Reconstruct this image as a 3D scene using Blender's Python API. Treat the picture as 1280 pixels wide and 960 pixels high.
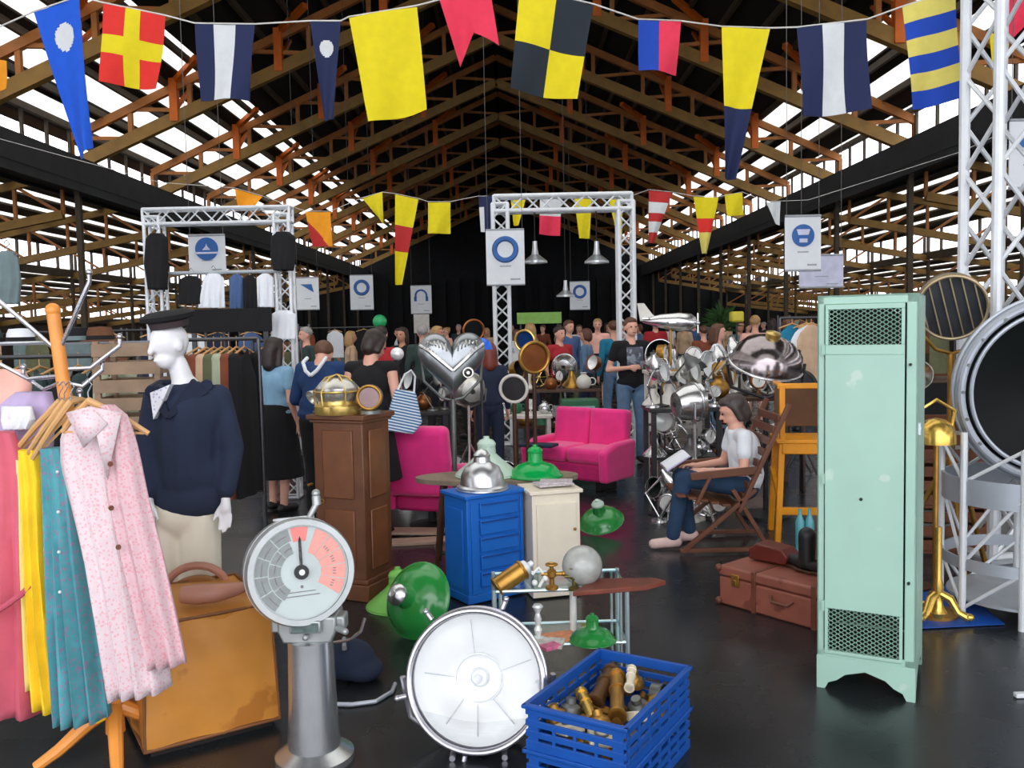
import bpy, bmesh, math, random
from mathutils import Vector, Matrix, Euler
for _o in list(bpy.data.objects): bpy.data.objects.remove(_o)
S = bpy.context.scene; COL = S.collection
PI = math.pi; V = Vector
rnd = random.Random(7)
# ------------------------------------------------------------------ camera
FPX = 1100.0; CH = 1.65; PITCH = math.atan(72/FPX); ROLL = math.radians(1.2); CR, SR = math.cos(ROLL), math.sin(ROLL)
cd = bpy.data.cameras.new('camera'); cd.sensor_width = 36; cd.lens = FPX/1280*36; cd.clip_end = 400
cam = bpy.data.objects.new('camera', cd); COL.objects.link(cam)
cam.location = (0, 0, CH); cam.rotation_euler = (Matrix.Rotation(PI/2-PITCH, 4, 'X') @ Matrix.Rotation(-ROLL, 4, 'Z')).to_euler(); S.camera = cam
# ------------------------------------------------------------------ sky and added fill lights
W = bpy.data.worlds.new('world'); S.world = W; W.use_nodes = True
bg = W.node_tree.nodes['Background']; bg.inputs[0].default_value = (0.95, 0.94, 1.0, 1); bg.inputs[1].default_value = 4.2
def area(name, loc, rot, sx, sy, power, col=(1, 1, 1)):
    l = bpy.data.lights.new(name, 'AREA'); l.shape = 'RECTANGLE'; l.size = sx; l.size_y = sy; l.energy = power; l.color = col
    o = bpy.data.objects.new(name, l); COL.objects.link(o); o.location = loc; o.rotation_euler = rot; return o
# added fill light, out of view high behind and over the camera
area('fill_front', (-2.0, -3.0, 8.5), (math.radians(38), 0, 0), 14, 7, 380, (1.0, 0.985, 0.95))
area('fill_mid', (-1.0, 9.5, 8.2), (0, 0, 0), 12, 9, 620, (1.0, 0.985, 0.95))  # added fill light, brightens the seats and people in the middle of the hall
S.view_settings.view_transform = 'Standard'; S.view_settings.look = 'None'; S.view_settings.exposure = -0.3
S.view_settings.gamma = 1; S.view_settings.use_curve_mapping = False
# ------------------------------------------------------------------ places in the hall
def P(px, py, Y):            # point of the hall at distance Y seen at photo position px, py
    c, s = math.cos(PITCH), math.sin(PITCH); u = (px-640)/FPX; v = (480-py)/FPX; u, v = u*CR+v*SR, v*CR-u*SR
    d = V((u, c+v*s, -s+v*c)); return V((0, 0, CH))+d*(Y/d.y)
def G(px, py):               # floor point
    c, s = math.cos(PITCH), math.sin(PITCH); u = (px-640)/FPX; v = (480-py)/FPX; u, v = u*CR+v*SR, v*CR-u*SR
    d = V((u, c+v*s, -s+v*c)); return V((0, 0, CH))+d*(CH/-d.z)
def GX(px, Y): p = P(px, 480, Y); return V((p.x, Y, 0))
# ------------------------------------------------------------------ materials
def lin(c):
    if max(c) > 1.0: c = [x/255 for x in c]
    return tuple((x/12.92 if x <= .04045 else ((x+.055)/1.055)**2.4) for x in c[:3])
MATS = {}
def mat(name, col, rough=.6, metal=0., var=.12, scale=9., bump=0., spec=.5, wear=None, sheen=0.):
    """procedural: base colour broken up by noise, optional worn patches (colour, amount) and bump"""
    if name in MATS: return MATS[name]
    m = bpy.data.materials.new(name); m.use_nodes = True; n = m.node_tree; b = n.nodes['Principled BSDF']
    L = n.links; c = lin(col)
    tc = n.nodes.new('ShaderNodeTexCoord'); nz = n.nodes.new('ShaderNodeTexNoise')
    nz.inputs['Scale'].default_value = scale; nz.inputs['Detail'].default_value = 4
    L.new(tc.outputs['Object'], nz.inputs['Vector'])
    r = n.nodes.new('ShaderNodeValToRGB'); r.color_ramp.elements[0].position = .3; r.color_ramp.elements[1].position = .7
    r.color_ramp.elements[0].color = (*[x*(1-var) for x in c], 1); r.color_ramp.elements[1].color = (*[min(1, x*(1+var)) for x in c], 1)
    L.new(nz.outputs['Fac'], r.inputs['Fac']); out = r.outputs['Color']
    if wear:
        n2 = n.nodes.new('ShaderNodeTexNoise'); n2.inputs['Scale'].default_value = wear[2] if len(wear) > 2 else 5
        n2.inputs['Detail'].default_value = 8; L.new(tc.outputs['Object'], n2.inputs['Vector'])
        r2 = n.nodes.new('ShaderNodeValToRGB'); r2.color_ramp.elements[0].position = wear[1]; r2.color_ramp.elements[1].position = wear[1]+.04
        r2.color_ramp.elements[0].color = (0, 0, 0, 1); r2.color_ramp.elements[1].color = (1, 1, 1, 1)
        L.new(n2.outputs['Fac'], r2.inputs['Fac'])
        mx = n.nodes.new('ShaderNodeMixRGB'); L.new(r2.outputs['Color'], mx.inputs[0]); L.new(out, mx.inputs[1])
        mx.inputs[2].default_value = (*lin(wear[0]), 1); out = mx.outputs[0]
    L.new(out, b.inputs['Base Color'])
    b.inputs['Roughness'].default_value = rough; b.inputs['Metallic'].default_value = metal
    b.inputs['Specular IOR Level'].default_value = spec
    if sheen: b.inputs['Sheen Weight'].default_value = sheen
    if bump:
        bp = n.nodes.new('ShaderNodeBump'); bp.inputs['Strength'].default_value = bump; bp.inputs['Distance'].default_value = .01
        L.new(nz.outputs['Fac'], bp.inputs['Height']); L.new(bp.outputs['Normal'], b.inputs['Normal'])
    m.diffuse_color = (*c, 1); MATS[name] = m; return m
def glass_mat(name, tint=(1, 1, 1), gloss=.12, rough=.02):
    if name in MATS: return MATS[name]
    m = bpy.data.materials.new(name); m.use_nodes = True; n = m.node_tree; n.nodes.remove(n.nodes['Principled BSDF'])
    o = n.nodes['Material Output']; t = n.nodes.new('ShaderNodeBsdfTransparent'); t.inputs[0].default_value = (*tint, 1)
    g = n.nodes.new('ShaderNodeBsdfGlossy'); g.inputs[1].default_value = rough
    x = n.nodes.new('ShaderNodeMixShader'); x.inputs[0].default_value = gloss
    n.links.new(t.outputs[0], x.inputs[1]); n.links.new(g.outputs[0], x.inputs[2]); n.links.new(x.outputs[0], o.inputs[0])
    MATS[name] = m; return m
def tweak_print(m, cols, scale, kind='VORONOI', mix=.5, pos=.25):
    """printed cloth: small blotches of a second colour"""
    n = m.node_tree; b = n.nodes['Principled BSDF']; src = b.inputs['Base Color'].links[0].from_socket
    tc = n.nodes.new('ShaderNodeTexCoord'); v = n.nodes.new('ShaderNodeTexVoronoi' if kind == 'VORONOI' else 'ShaderNodeTexNoise')
    v.inputs['Scale'].default_value = scale; n.links.new(tc.outputs['Object'], v.inputs['Vector'])
    r = n.nodes.new('ShaderNodeValToRGB'); r.color_ramp.elements[0].position = pos; r.color_ramp.elements[1].position = pos+.08
    r.color_ramp.elements[0].color = (1, 1, 1, 1); r.color_ramp.elements[1].color = (0, 0, 0, 1)
    n.links.new(v.outputs['Distance' if kind == 'VORONOI' else 'Fac'], r.inputs[0])
    mx = n.nodes.new('ShaderNodeMixRGB'); f = n.nodes.new('ShaderNodeMath'); f.operation = 'MULTIPLY'; f.inputs[1].default_value = mix
    n.links.new(r.outputs[0], f.inputs[0]); n.links.new(f.outputs[0], mx.inputs[0]); n.links.new(src, mx.inputs[1])
    mx.inputs[2].default_value = (*lin(cols), 1); n.links.new(mx.outputs[0], b.inputs['Base Color']); return m
# ------------------------------------------------------------------ mesh builder
def frame(z):                # rotation whose Z axis is z
    z = V(z).normalized(); a = V((0, 0, 1)) if abs(z.z) < .95 else V((1, 0, 0))
    x = a.cross(z).normalized(); y = z.cross(x); return Matrix((x, y, z)).transposed().to_4x4()
class MB:
    def __init__(s): s.v = []; s.f = []; s.m = []; s.mi = 0; s.M = Matrix.Identity(4)
    def add(s, vs, fs):
        k = len(s.v); s.v += [s.M @ V(p) for p in vs]; s.f += [[k+i for i in f] for f in fs]; s.m += [s.mi]*len(fs); return s
    def at(s, M): s.M = M; return s
    def box(s, c, d, rot=None, M=None):
        c = V(c); h = V(d)/2; T = Matrix.Translation(c)
        if rot: T = T @ Euler(rot).to_matrix().to_4x4()
        vs = [T @ V((x*h.x, y*h.y, z*h.z)) for x in (-1, 1) for y in (-1, 1) for z in (-1, 1)]
        return s.add(vs, [(0,1,3,2),(4,6,7,5),(0,4,5,1),(2,3,7,6),(0,2,6,4),(1,5,7,3)])
    def bar(s, p, q, w, h=None, up=None):
        p, q = V(p), V(q); h = h or w; z = (q-p).normalized(); a = V(up) if up else (V((0, 0, 1)) if abs(z.z) < .95 else V((0, 1, 0)))
        x = a.cross(z).normalized()*(w/2); y = z.cross(x).normalized()*(h/2)
        vs = [e+i*x+j*y for e in (p, q) for i, j in ((-1,-1),(1,-1),(1,1),(-1,1))]
        return s.add(vs, [(3,2,1,0),(4,5,6,7),(0,1,5,4),(1,2,6,5),(2,3,7,6),(3,0,4,7)])
    def cyl(s, p, q, r0, r1=None, n=16, cap=True):
        p, q = V(p), V(q); r1 = r0 if r1 is None else r1; F = frame(q-p).to_3x3()
        vs = [e+F @ V((r*math.cos(2*PI*i/n), r*math.sin(2*PI*i/n), 0)) for e, r in ((p, r0), (q, r1)) for i in range(n)]
        fs = [(i, (i+1) % n, n+(i+1) % n, n+i) for i in range(n)]
        if cap: fs += [tuple(range(n-1, -1, -1)), tuple(range(n, 2*n))]
        return s.add(vs, fs)
    def lathe(s, prof, n=24, o=(0, 0, 0), ax=(0, 0, 1), a0=0, a1=2*PI, M=None, caps=True):
        F = Matrix.Translation(V(o)) @ (M if M is not None else frame(ax)); full = abs(a1-a0-2*PI) < 1e-6; k = n if full else n+1
        vs = [F @ V((r*math.cos(a0+(a1-a0)*i/n), r*math.sin(a0+(a1-a0)*i/n), z)) for r, z in prof for i in range(k)]
        fs = []
        for j in range(len(prof)-1):
            for i in range(n):
                a, b = j*k+i, j*k+(i+1) % k; fs.append((a, b, b+k, a+k))
        if full and caps:
            if prof[0][0] > 1e-5: fs.append(tuple(range(n-1, -1, -1)))
            if prof[-1][0] > 1e-5: fs.append(tuple((len(prof)-1)*k+i for i in range(n)))
        return s.add(vs, fs)
    def shell(s, prof, t=.003, n=24, o=(0, 0, 0), ax=(0, 0, 1), M=None):     # open lathe with a wall thickness
        inner = [(max(r-t, 0.0001), z) for r, z in prof][::-1]
        pr = list(prof)+inner; F = Matrix.Translation(V(o)) @ (M if M is not None else frame(ax))
        vs = [F @ V((r*math.cos(2*PI*i/n), r*math.sin(2*PI*i/n), z)) for r, z in pr for i in range(n)]; L = len(pr)
        fs = [(j*n+i, j*n+(i+1) % n, ((j+1) % L)*n+(i+1) % n, ((j+1) % L)*n+i) for j in range(L) for i in range(n)]
        return s.add(vs, fs)
    def sph(s, c, r, n=12, rot=None):
        r = (r, r, r) if not hasattr(r, '__len__') else r; T = Matrix.Translation(V(c))
        if rot is not None: T = T @ (rot if isinstance(rot, Matrix) else Euler(rot).to_matrix().to_4x4())
        m = max(6, n//2+2); vs = [T @ V((0, 0, -r[2]))]
        for j in range(1, m):
            t = -PI/2+PI*j/m
            vs += [T @ V((r[0]*math.cos(t)*math.cos(2*PI*i/n), r[1]*math.cos(t)*math.sin(2*PI*i/n), r[2]*math.sin(t))) for i in range(n)]
        vs.append(T @ V((0, 0, r[2]))); fs = [(0, 1+(i+1) % n, 1+i) for i in range(n)]
        for j in range(m-2):
            for i in range(n): a, b = 1+j*n+i, 1+j*n+(i+1) % n; fs.append((a, b, b+n, a+n))
        e = len(vs)-1; k = 1+(m-2)*n; fs += [(k+i, k+(i+1) % n, e) for i in range(n)]
        return s.add(vs, fs)
    def cap(s, p, q, r0, r1=None, n=12):           # capsule (for bodies)
        r1 = r0 if r1 is None else r1; s.cyl(p, q, r0, r1, n); s.sph(p, r0, n); s.sph(q, r1, n); return s
    def torus(s, c, R, r, ax=(0, 0, 1), n=24, k=8, sq=(1, 1)):
        F = Matrix.Translation(V(c)) @ frame(ax)
        vs = [F @ V(((R*sq[0]+r*math.cos(b))*math.cos(a), (R*sq[1]+r*math.cos(b))*math.sin(a), r*math.sin(b))) for a in [2*PI*i/n for i in range(n)] for b in [2*PI*j/k for j in range(k)]]
        return s.add(vs, [(i*k+j, ((i+1) % n)*k+j, ((i+1) % n)*k+(j+1) % k, i*k+(j+1) % k) for i in range(n) for j in range(k)])
    def tube(s, pts, r, n=8):
        pts = [V(p) for p in pts]; rs = r if hasattr(r, '__len__') else [r]*len(pts); vs = []; x = None
        for i, p in enumerate(pts):
            d = (pts[min(i+1, len(pts)-1)]-pts[max(i-1, 0)]).normalized()
            if x is None: x = frame(d).to_3x3() @ V((1, 0, 0))
            x = (x-d*x.dot(d)).normalized(); y = d.cross(x)
            vs += [p+rs[i]*(x*math.cos(2*PI*j/n)+y*math.sin(2*PI*j/n)) for j in range(n)]
        fs = [(i*n+j, i*n+(j+1) % n, (i+1)*n+(j+1) % n, (i+1)*n+j) for i in range(len(pts)-1) for j in range(n)]
        fs += [tuple(range(n-1, -1, -1)), tuple((len(pts)-1)*n+j for j in range(n))]
        return s.add(vs, fs)
    def prism(s, poly, a, b, plane='XZ'):          # polygon in a plane, extruded from a to b along the third axis
        def w(p, t): return {'XZ': V((p[0], t, p[1])), 'XY': V((p[0], p[1], t)), 'YZ': V((t, p[0], p[1]))}[plane]
        n = len(poly); vs = [w(p, a) for p in poly]+[w(p, b) for p in poly]
        return s.add(vs, [tuple(range(n)), tuple(range(2*n-1, n-1, -1))]+[(i, n+i, n+(i+1) % n, (i+1) % n) for i in range(n)])
    def surf(s, fn, nu, nv, t=0.0):                # sheet fn(u,v) with optional thickness along its normal
        g = [[V(fn(i/nu, j/nv)) for j in range(nv+1)] for i in range(nu+1)]; K = nv+1
        vs = [p for row in g for p in row]
        fs = [(i*K+j, (i+1)*K+j, (i+1)*K+j+1, i*K+j+1) for i in range(nu) for j in range(nv)]
        if t:
            nb = []
            for i in range(nu+1):
                for j in range(nv+1):
                    a = g[min(i+1, nu)][j]-g[max(i-1, 0)][j]; b = g[i][min(j+1, nv)]-g[i][max(j-1, 0)]
                    nn = a.cross(b); nn = nn.normalized() if nn.length > 1e-9 else V((0, 1, 0)); nb.append(g[i][j]+nn*t)
            k = len(vs); vs += nb; fs += [tuple(reversed([k+x for x in f])) for f in fs]
            rim = [(i*K, (i+1)*K) for i in range(nu)]+[((nu)*K+j, nu*K+j+1) for j in range(nv)]+[((i+1)*K+nv, i*K+nv) for i in range(nu)]+[(j+1, j) for j in range(nv)]
            fs += [(b, a, a+k, b+k) for a, b in rim]
        return s.add(vs, fs)
    def mesh(s, name, mats, smooth=35, fix=True):
        me = bpy.data.meshes.new(name); me.from_pydata([tuple(p) for p in s.v], [], s.f)
        for m in (mats if isinstance(mats, (list, tuple)) else [mats]): me.materials.append(m)
        me.polygons.foreach_set('material_index', s.m)
        if fix:
            b = bmesh.new(); b.from_mesh(me); bmesh.ops.recalc_face_normals(b, faces=b.faces); b.to_mesh(me); b.free()
        if smooth:
            me.polygons.foreach_set('use_smooth', [True]*len(me.polygons)); me.set_sharp_from_angle(angle=math.radians(smooth))
        me.update(); return me
    def obj(s, name, mats, parent=None, smooth=35, bev=0, remesh=0, it=4, label=None):
        o = bpy.data.objects.new(name, s.mesh(name, mats, smooth)); COL.objects.link(o)
        if parent is not None: o.parent = parent
        if bev:
            b = o.modifiers.new('bevel', 'BEVEL'); b.width = bev; b.segments = 2; b.limit_method = 'ANGLE'; b.angle_limit = math.radians(50)
        if remesh:
            r = o.modifiers.new('remesh', 'REMESH'); r.mode = 'VOXEL'; r.voxel_size = remesh; r.use_smooth_shade = True
            if it: q = o.modifiers.new('smooth', 'SMOOTH'); q.iterations = it; q.factor = .5
        if label: o['label'] = label
        return o
def tag(o, label, cat, group=None, kind=None):
    o['label'] = label; o['category'] = cat
    if group: o['group'] = group
    if kind: o['kind'] = kind
    return o
def struct(o): o['kind'] = 'structure'; return o
def thing(name, label, cat, loc=(0, 0, 0), rot=0, group=None, scale=None):
    o = bpy.data.objects.new(name, None); COL.objects.link(o); o.empty_display_size = .1
    o.location = loc; o.rotation_euler = rot if hasattr(rot, '__len__') else (0, 0, rot)
    if scale: o.scale = (scale,)*3
    return tag(o, label, cat, group)
def copy_tree(o, parent=None):
    c = o.copy(); COL.objects.link(c); c.parent = parent
    for ch in list(o.children): copy_tree(ch, c)
    return c
def place(o, loc, rot=None, label=None, group=None, scale=None):
    o.location = loc
    if rot is not None: o.rotation_euler = rot if hasattr(rot, '__len__') else (0, 0, rot)
    if label: o['label'] = label
    if group: o['group'] = group
    if scale: o.scale = (scale,)*3
    return o
def R(d): return math.radians(d)
# ================================================================== the hall
M_floor = mat('floor_concrete', (33, 37, 40), .3, 0, .25, .7)
_n = M_floor.node_tree; _b = _n.nodes['Principled BSDF']; _z = _n.nodes.new('ShaderNodeTexNoise'); _z.inputs['Scale'].default_value = 2.2; _z.inputs['Detail'].default_value = 6
_t = _n.nodes.new('ShaderNodeTexCoord'); _n.links.new(_t.outputs['Object'], _z.inputs['Vector'])
_m = _n.nodes.new('ShaderNodeMapRange'); _m.inputs[1].default_value = .3; _m.inputs[2].default_value = .7; _m.inputs[3].default_value = .20; _m.inputs[4].default_value = .32
_n.links.new(_z.outputs['Fac'], _m.inputs[0]); _n.links.new(_m.outputs[0], _b.inputs['Roughness'])
M_deck = mat('roof_deck', (24, 20, 15), .9, 0, .3, 2)
M_black = mat('black_drape', (14, 17, 21), .95, 0, .3, 3)
M_ochre = mat('ochre_steel', (138, 104, 42), .6, 0, .2, 3)
M_orange = mat('orange_steel', (170, 106, 46), .6, 0, .2, 3)
M_knee = mat('knee_orange', (214, 104, 20), .6, 0, .15, 3)
M_gang = mat('gangway_steel', (38, 42, 44), .7, 0, .25, 2)
M_wallp = mat('aisle_wall', (60, 52, 44), .9, 0, .3, 2)
M_pane = glass_mat('roof_glass', (1, 1, 1), .06); M_dirty = glass_mat('dusty_roof_glass', (.5, .49, .44), .05)
M_purl = mat('purlin_steel', (72, 62, 46), .7, 0, .25, 3)
XL, XR, XC = -11.1, 10.4, -.35; Y0, Y1 = -7.0, 66.0
EZ = 6.95; SL = .45; RZL = EZ+(XC-XL)*SL; BZ = 5.65
struct(MB().box((0, 29.5, -.1), (60, 75, .2)).obj('floor', M_floor))
# roof slopes: solid near the ridge, slats of glass and boards toward the eaves
def zl(x): return RZL-(XC-x)*SL if x < XC else RZL-(x-XC)*(RZL-EZ)/(XR-XC)
for side, xe in (('left', XL), ('right', XR)):
    s = 1 if xe > XC else -1; m = MB(); span = abs(xe-XC); solid = span*.68 if s < 0 else span*.78
    m.bar((XC, Y0, zl(XC)+.06), (XC, Y1, zl(XC)+.06), .3, .12)
    def sheet(a, b, t=.08, dz=0):
        x0, x1 = XC+s*a, XC+s*b; vs = [(x0, Y0, zl(x0)+dz), (x1, Y0, zl(x1)+dz), (x1, Y1, zl(x1)+dz), (x0, Y1, zl(x0)+dz)]
        m.add(vs+[(x, y, z+t) for x, y, z in vs], [(0,1,2,3),(7,6,5,4),(0,4,5,1),(1,5,6,2),(2,6,7,3),(3,7,4,0)])
    sheet(0, solid); a = solid
    while a < span-.3: sheet(a+.62, a+.98 if s < 0 else a+1.1, .05); a += .98 if s < 0 else 1.1
    struct(m.obj('ceiling', M_deck, smooth=0))
    g = MB(); x0, x1 = XC+s*solid, xe; g.add([(x0, Y0, zl(x0)+.03), (x1, Y0, zl(x1)+.03), (x1, Y1, zl(x1)+.03), (x0, Y1, zl(x0)+.03)], [(0, 1, 2, 3)])
    struct(g.obj('window_1' if s < 0 else 'window_2', M_dirty, smooth=0))
    # purlins under the slope
    m = MB(); k = 0
    for i in range(1, 13):
        x = XC+s*span*i/13; m.bar((x, Y0, zl(x)-.09), (x, Y1, zl(x)-.09), .09, .16)
    struct(m.obj('trim_1' if s < 0 else 'trim_2', M_purl, smooth=0))
    # clerestory: panes and posts above the gangway
    m = MB(); m.add([(xe, Y0, 6.0), (xe, Y1, 6.0), (xe, Y1, EZ), (xe, Y0, EZ)], [(0, 1, 2, 3)])
    cw = m.obj('window_3' if s < 0 else 'window_4', M_pane, smooth=0); struct(cw)
    m = MB()
    y = Y0
    while y < Y1: m.bar((xe, y, 6.0), (xe, y, EZ), .07); y += 1.1
    m.bar((xe, Y0, EZ), (xe, Y1, EZ), .12, .16)
    m.obj('window_frame', M_purl, cw, smooth=0)
    # gangway beam
    m = MB(); m.box((xe-s*.1, (Y0+Y1)/2, BZ-.1), (1.1, Y1-Y0, .34)); m.box((xe-s*.6, (Y0+Y1)/2, BZ-.06), (.07, Y1-Y0, .85)); m.box((xe+s*.5, (Y0+Y1)/2, BZ), (.07, Y1-Y0, .7))
    struct(m.obj('trim_3' if s < 0 else 'trim_4', M_gang, smooth=0))
    # stepped aisle roofs with vertical glazing
    tiers = [(xe+s*.3, 5.95, xe+s*5.2, 4.95, 3.95), (xe+s*5.2, 4.1, xe+s*11, 3.3, 2.4)]
    for ti, (xa, za, xb, zb, zc) in enumerate(tiers):
        m = MB(); nsl = 6
        for i in range(nsl):
            t0 = i/nsl+ .42/nsl; t1 = (i+1)/nsl
            p = [(xa+(xb-xa)*t, za+(zb-za)*t) for t in (t0, t1)]
            vs = [(p[0][0], Y0, p[0][1]), (p[1][0], Y0, p[1][1]), (p[1][0], Y1, p[1][1]), (p[0][0], Y1, p[0][1])]
            m.add(vs+[(x, y, z+.06) for x, y, z in vs], [(0,1,2,3),(7,6,5,4),(0,4,5,1),(1,5,6,2),(2,6,7,3),(3,7,4,0)])
        m.bar((xb, Y0, zb), (xb, Y1, zb), .15, .15); m.bar((xb, Y0, zc), (xb, Y1, zc), .18, .25)
        struct(m.obj('ceiling_aisle', M_purl, smooth=0))
        g = MB(); g.mi = 1; g.add([(xa, Y0, za+.03), (xb, Y0, zb+.03), (xb, Y1, zb+.03), (xa, Y1, za+.03)], [(0, 1, 2, 3)]); g.mi = 0; g.add([(xb, Y0, zb+.03), (xb, Y0, zc), (xb, Y1, zc), (xb, Y1, zb+.03)], [(0, 1, 2, 3)])
        gw = struct(g.obj('window_%d' % (5+ti+(0 if s < 0 else 2)), [M_pane, M_dirty], smooth=0))
        m = MB(); y = Y0
        while y < Y1: m.bar((xb, y, zc), (xb, y, zb), .08); y += 1.3
        m.obj('window_frame', M_purl, gw, smooth=0)
    xo = xe+s*11
    struct(MB().box((xo+s*.1, 29.5, 1.2), (.2, 73, 2.4)).obj('wall_left' if s < 0 else 'wall_right', M_wallp, smooth=0))
# far end wall, draped black
m = MB(); xa, xb = XL-11, XR+11
m.add([(xa, Y1, 0), (xb, Y1, 0), (xb, Y1, 3.3), (XR+5.2, Y1, 4.9), (XR, Y1, 5.95), (XR, Y1, EZ), (XC, Y1, RZL), (XL, Y1, EZ), (XL, Y1, 5.95), (XL-5.2, Y1, 4.9), (xa, Y1, 3.3)],
      [(0, 1, 2, 3, 4, 5, 6, 7, 8, 9, 10)])
for i in range(40): m.box((xa+1+i*1.07, Y1-.12, 2.6), (.5, .1, 5.0))
struct(m.obj('wall_back', M_black, smooth=0))
# roof trusses: one object each
def truss(y, n):
    root = thing('roof_truss', 'ochre steel lattice roof truss spanning the hall, %s back from the camera' % n, 'roof truss', (0, y, 0), 0, 'ochre roof trusses')
    lo, up = MB(), MB()
    for xe in (XL, XR):
        s = 1 if xe > XC else -1; N = 7
        def lowz(x): return 5.95+(zl(x)-EZ)*.98-.0
        def upz(x): return zl(x)-.28
        a = (xe, 0, lowz(xe)); b = (XC, 0, lowz(XC)-.1); lo.bar(a, b, .2, .3)
        up.bar((xe, 0, upz(xe)), (XC, 0, upz(XC)), .15, .2)
        for i in range(N+1):
            x = xe+(XC-xe)*i/N; up.bar((x, 0, lowz(x)), (x, 0, upz(x)), .11)
            if i < N:
                x2 = xe+(XC-xe)*(i+1)/N
                up.bar((x, .02, upz(x)), (x2, .02, lowz(x2)), .09)
        for t in (.25, .5, .75):                                    # short longitudinal knees
            x = xe+(XC-xe)*t; z = lowz(x); kn = MB(); kn.bar((x, 0, z+.88), (x+s*-.9, -.9, z+1.2), .14); kn.bar((x, -.05, z-.12), (x, -.05, z+.95), .2); kn.bar((x, 0, z+.2), (x, 1.2, z+1.05), .09); kn.obj('knee_brace', M_knee, root, smooth=0)
        MB().bar((xe-s*.1, 0, 0), (xe-s*.1, 0, 5.9), .13, .13).obj('column', M_purl, root, smooth=0)          # column
        # aisle lattices
        for (x0, z0, x1, z1) in ((xe+s*.3, 5.75, xe+s*5.2, 4.75), (xe+s*5.2, 3.95, xe+s*11, 3.1)):
            d = 1.0; lo.bar((x0, 0, z0), (x1, 0, z1), .14, .2); lo.bar((x0, 0, z0-d), (x1, 0, z1-d*.9), .16, .22); K = 4
            for i in range(K+1):
                t = i/K; x = x0+(x1-x0)*t; z = z0+(z1-z0)*t; up.bar((x, 0, z), (x, 0, z-d*(1-.1*t)), .08)
                if i < K: x2 = x0+(x1-x0)*(i+1)/K; z2 = z0+(z1-z0)*(i+1)/K; up.bar((x, 0, z-d), (x2, 0, z2), .07)
        MB().bar((xe+s*5.2, 0, 0), (xe+s*5.2, 0, 4.9), .1).obj('column', M_purl, root, smooth=0)
    lo.obj('lower_chord', M_ochre, root, smooth=0); up.obj('web', M_orange, root, smooth=0)
ORD = ['nearest', 'second', 'third', 'fourth', 'fifth', 'sixth', 'seventh', 'eighth', 'ninth', 'tenth', 'eleventh', 'twelfth']
for i in range(12): truss(7.5+i*5.1, ORD[i])
# ================================================================== flags and banners
F_ = {k: mat('flag_'+k, c, .85, 0, .05, 14, .05) for k, c in dict(yellow=(216, 200, 14), blue=(16, 84, 200), navy=(22, 34, 74), white=(204, 210, 212), red=(212, 44, 36), pink=(222, 52, 82), black=(26, 36, 46), orange=(230, 150, 20), pale=(212, 200, 100), royal=(18, 66, 172), darkred=(176, 40, 40), green=(60, 120, 90)).items()}
M_gcord = mat('grey_cord', (90, 90, 88), .9); M_rope = mat('white_rope', (200, 200, 195), .9)
def flag(label, q, Y, cols, paint, nu=24, nv=30, group=None, notch=0, dy=.0):
    """q: four corners (top left, top right, bottom right, bottom left); cloth with a slight wave and real thickness"""
    c = [P(x, y, Y+dy*i) for i, (x, y) in enumerate(q)]; o0 = (c[0]+c[1])/2; t = .004; m = MB()
    w = (c[1]-c[0]).length
    def pt(u, v):
        vv = v*(1-notch*(1-abs(2*u-1))) if notch else v
        p = (c[0]*(1-u)+c[1]*u)*(1-vv)+(c[3]*(1-u)+c[2]*u)*vv
        return p+V((0, .10*w*math.sin(u*5+v*2.5+q[0][0])*(.25+v), 0))-o0
    K = nv+1
    for sgn in (0, 1):
        k = len(m.v); m.v += [pt(i/nu, j/nv)+V((0, t*sgn, 0)) for i in range(nu+1) for j in range(nv+1)]
        for i in range(nu):
            for j in range(nv):
                m.f.append([k+a for a in (i*K+j, (i+1)*K+j, (i+1)*K+j+1, i*K+j+1)]); m.m.append(paint((i+.5)/nu, (j+.5)/nv))
    n2 = K*(nu+1)
    for i in range(nu):
        for j in (0, nv): m.f.append([i*K+j, (i+1)*K+j, (i+1)*K+j+n2, i*K+j+n2]); m.m.append(paint((i+.5)/nu, 0 if j == 0 else .99))
    for j in range(nv):
        for i in (0, nu): m.f.append([i*K+j, i*K+j+1, i*K+j+1+n2, i*K+j+n2]); m.m.append(paint(0 if i == 0 else .99, (j+.5)/nv))
    o = m.obj('signal_flag', [F_[x] for x in cols], smooth=60); o.location = o0
    return tag(o, label, 'flag', group)
one = lambda u, v: 0
gF = 'signal flags on the front line'; gB = 'signal flags on the rear line'
YF = 6.6
def disc(cx, cy, rx, ry): return lambda u, v: 1 if ((u-cx)/rx)**2+((v-cy)/ry)**2 < 1 else 0
flag('long blue pennant flag with a white disc near the top, far left', [(43, 16), (99, -6), (116, 185), (98, 198)], YF, ['blue', 'white'], disc(.53, .22, .25, .09), 40, 70, gF)
flag('red square flag with a yellow cross', [(128, 4), (206, 20), (196, 112), (128, 104)], YF, ['red', 'yellow'], lambda u, v: 1 if abs(u-.5) < .12 or abs(v-.5) < .12 else 0, 50, 50, gF)
flag('navy flag with an upright white stripe beside the red and yellow cross flag', [(244, 30), (319, 31), (312, 126), (248, 124)], YF, ['navy', 'white'], lambda u, v: 1 if .3 < u < .66 else 0, 30, 8, gF)
flag('narrow navy pennant flag with a small white disc', [(388, 27), (426, 27), (417, 150), (405, 150)], YF, ['navy', 'white'], disc(.5, .27, .28, .085), 40, 70, gF)
flag('largest plain yellow flag of the front line', [(436, 22), (521, 8), (534, 138), (462, 154)], YF-.3, ['yellow'], one, 20, 20, gF)
flag('pinkish red swallow-tailed flag at the top', [(545, -14), (612, -16), (624, 58), (575, 82)], YF, ['pink'], one, 24, 20, gF, notch=.34)
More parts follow.
